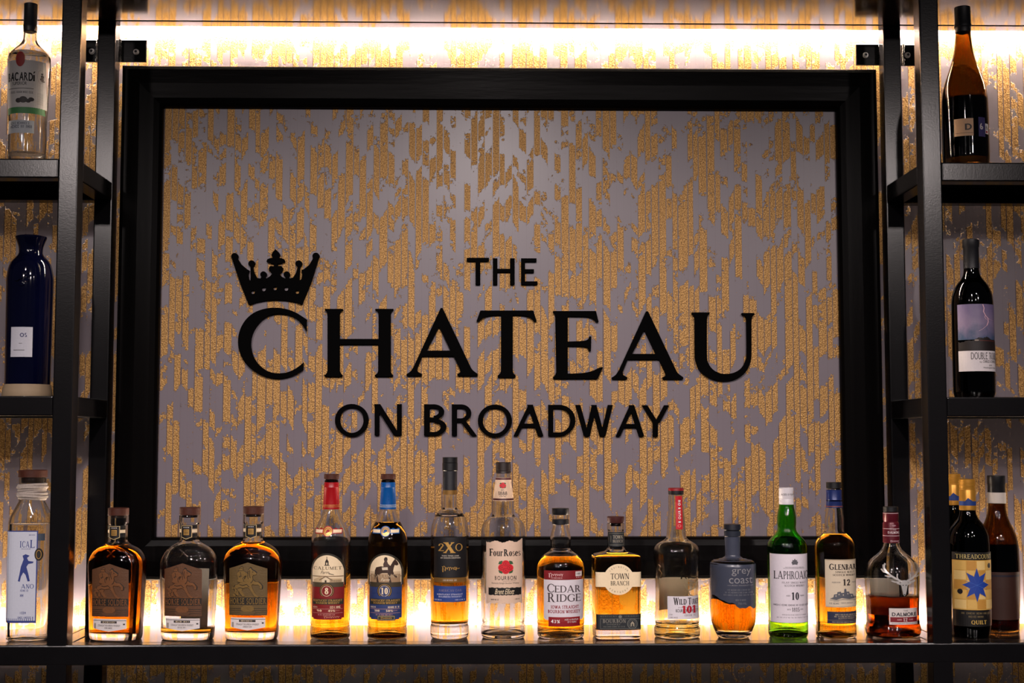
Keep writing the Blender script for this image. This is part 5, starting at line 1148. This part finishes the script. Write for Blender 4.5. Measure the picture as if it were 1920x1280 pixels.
GCAP = plain('gold_capsule', rgb(196, 140, 52), .35, .5)
def quilt(cx, base, front, label, detail):
    b = Bottle('wine_bottle', label, (cx-757/2.909, base-1105/2.909, 2.909), 757, 1105, [(395, 40), (420, 44), (445, 54), (470, 74), (500, 94), (540, 107), (600, 112), (700, 112), (1000, 110), (1090, 109), (1105, 102)], ZS, group='bottles on the side shelves', front=front)
    b.glass(DARKG, 470, WINE, 1102, .003, .003, .001)
    cp = b.lathe('capsule', [(230, 40), (233, 43), (284, 43), (288, 42), (292, 43.5), (398, 45), (400, 42)], GCAP)
    for y in (244, 262, 280): b.lathe('ridge', [(y, 42), (y+1, 44.3), (y+4, 44.3), (y+5, 42)], GCAP, cp)
    b.lathe('blue_band', [(350, 43), (350.5, 45), (374, 45.4), (374.5, 43)], ink(24, 52, 116), cp)
    d = Decal(Cyl(b, 230, 43.4, 400, 45), .0007, slab=.002); d.poly([(728, 352), (744, 332), (772, 352)], ink(24, 52, 116)); d.build('crest', cp)
    d = Decal(b); d.grid(650, 864, 622, 662, ink(24, 22, 22), 22, 1); d.grid(650, 864, 664, 930, ink(206, 160, 76), 22, 4); d.grid(650, 864, 932, 1018, ink(18, 16, 16), 22, 2); fl = d.build('front_label')
    if detail:
        d = Decal(b, .0007, slab=.002); d.text('THREADCOUNT', 660, 632, 854, 656, ink(196, 176, 110), SERIF)
        for i in range(5):
            for j in range(4):
                d.rect(655+j*52, 668+i*52, 655+j*52+48, 668+i*52+48, ink(*((214, 172, 92), (190, 138, 60), (224, 190, 120))[(i*2+j) % 3]))
        pts = []
        for k in range(16):
            a = math.radians(90+22.5*k); r = (1.0 if k % 2 == 0 else .52); r *= 1.0 if k % 4 else .98
            pts.append((757+74*r*math.cos(a), 796-92*r*math.sin(a)))
        d.poly([(757+(x-757)*1.08, 796+(y-796)*1.08) for x, y in pts], ink(190, 150, 80), .0002); d.poly(pts, ink(30, 62, 150), .0004)
        for k in range(4): a = math.radians(22+k*45); d.poly([(757-60*math.cos(a), 796-60*math.sin(a)), (757+60*math.cos(a), 796+60*math.sin(a)), (757+60*math.cos(a), 798+60*math.sin(a)), (757-60*math.cos(a), 798-60*math.sin(a))], ink(60, 96, 180), .0005)
        d.text('QUILT', 724, 984, 810, 1008, ink(196, 160, 80), BOLD)
        fillers(d, [('', 680, 942, 838, 952), ('', 712, 960, 800, 970)], ink(120, 104, 70))
        for x, y in ((676, 832), (836, 694)): d.disc(x, y, 11, 14, ink(30, 26, 30), .0003)
        d.build('lettering', fl)
    return b
quilt(1560+757/2.909, 1199.7, -.22, 'dark wine bottle with gold capsule and blue star quilt label', True)
quilt(1560+676/2.909, 1190, -.128, 'gold-capped wine bottle mostly hidden behind the star-labelled one', False)
b = Bottle('wine_bottle', 'dark wine bottle with black capsule and white neck band', (0, -6, 2.909), 1872*2.909+8, (1197+6)*2.909, [(y*1.0+820*2.909, h) for y, h in [(345, 44), (400, 46), (440, 52), (480, 66), (520, 84), (570, 102), (640, 110), (760, 112), (1080, 110), (1097, 102)]], ZS, group='bottles on the side shelves', front=-.145)
b.glass(BROWN, 600+820*2.909, WINE, 1094+820*2.909, .003, .003, .001)
q = 820*2.909
cp = b.lathe('capsule', [(228+q, 44), (231+q, 48), (274+q, 48), (279+q, 46), (378+q, 48), (380+q, 45)], BLACKCAP)
b.lathe('white_band', [(320+q, 47), (320.5+q, 49.5), (378+q, 50.5), (379+q, 47)], ink(200, 190, 180), cp)
d = Decal(b); d.grid(b.cx-90, b.cx+90, 745+q, 1000+q, ink(52, 28, 20), 20, 3); d.grid(b.cx-90, b.cx+90, 760+q, 770+q, ink(20, 16, 30), 20, 1, .0002); d.build('front_label')
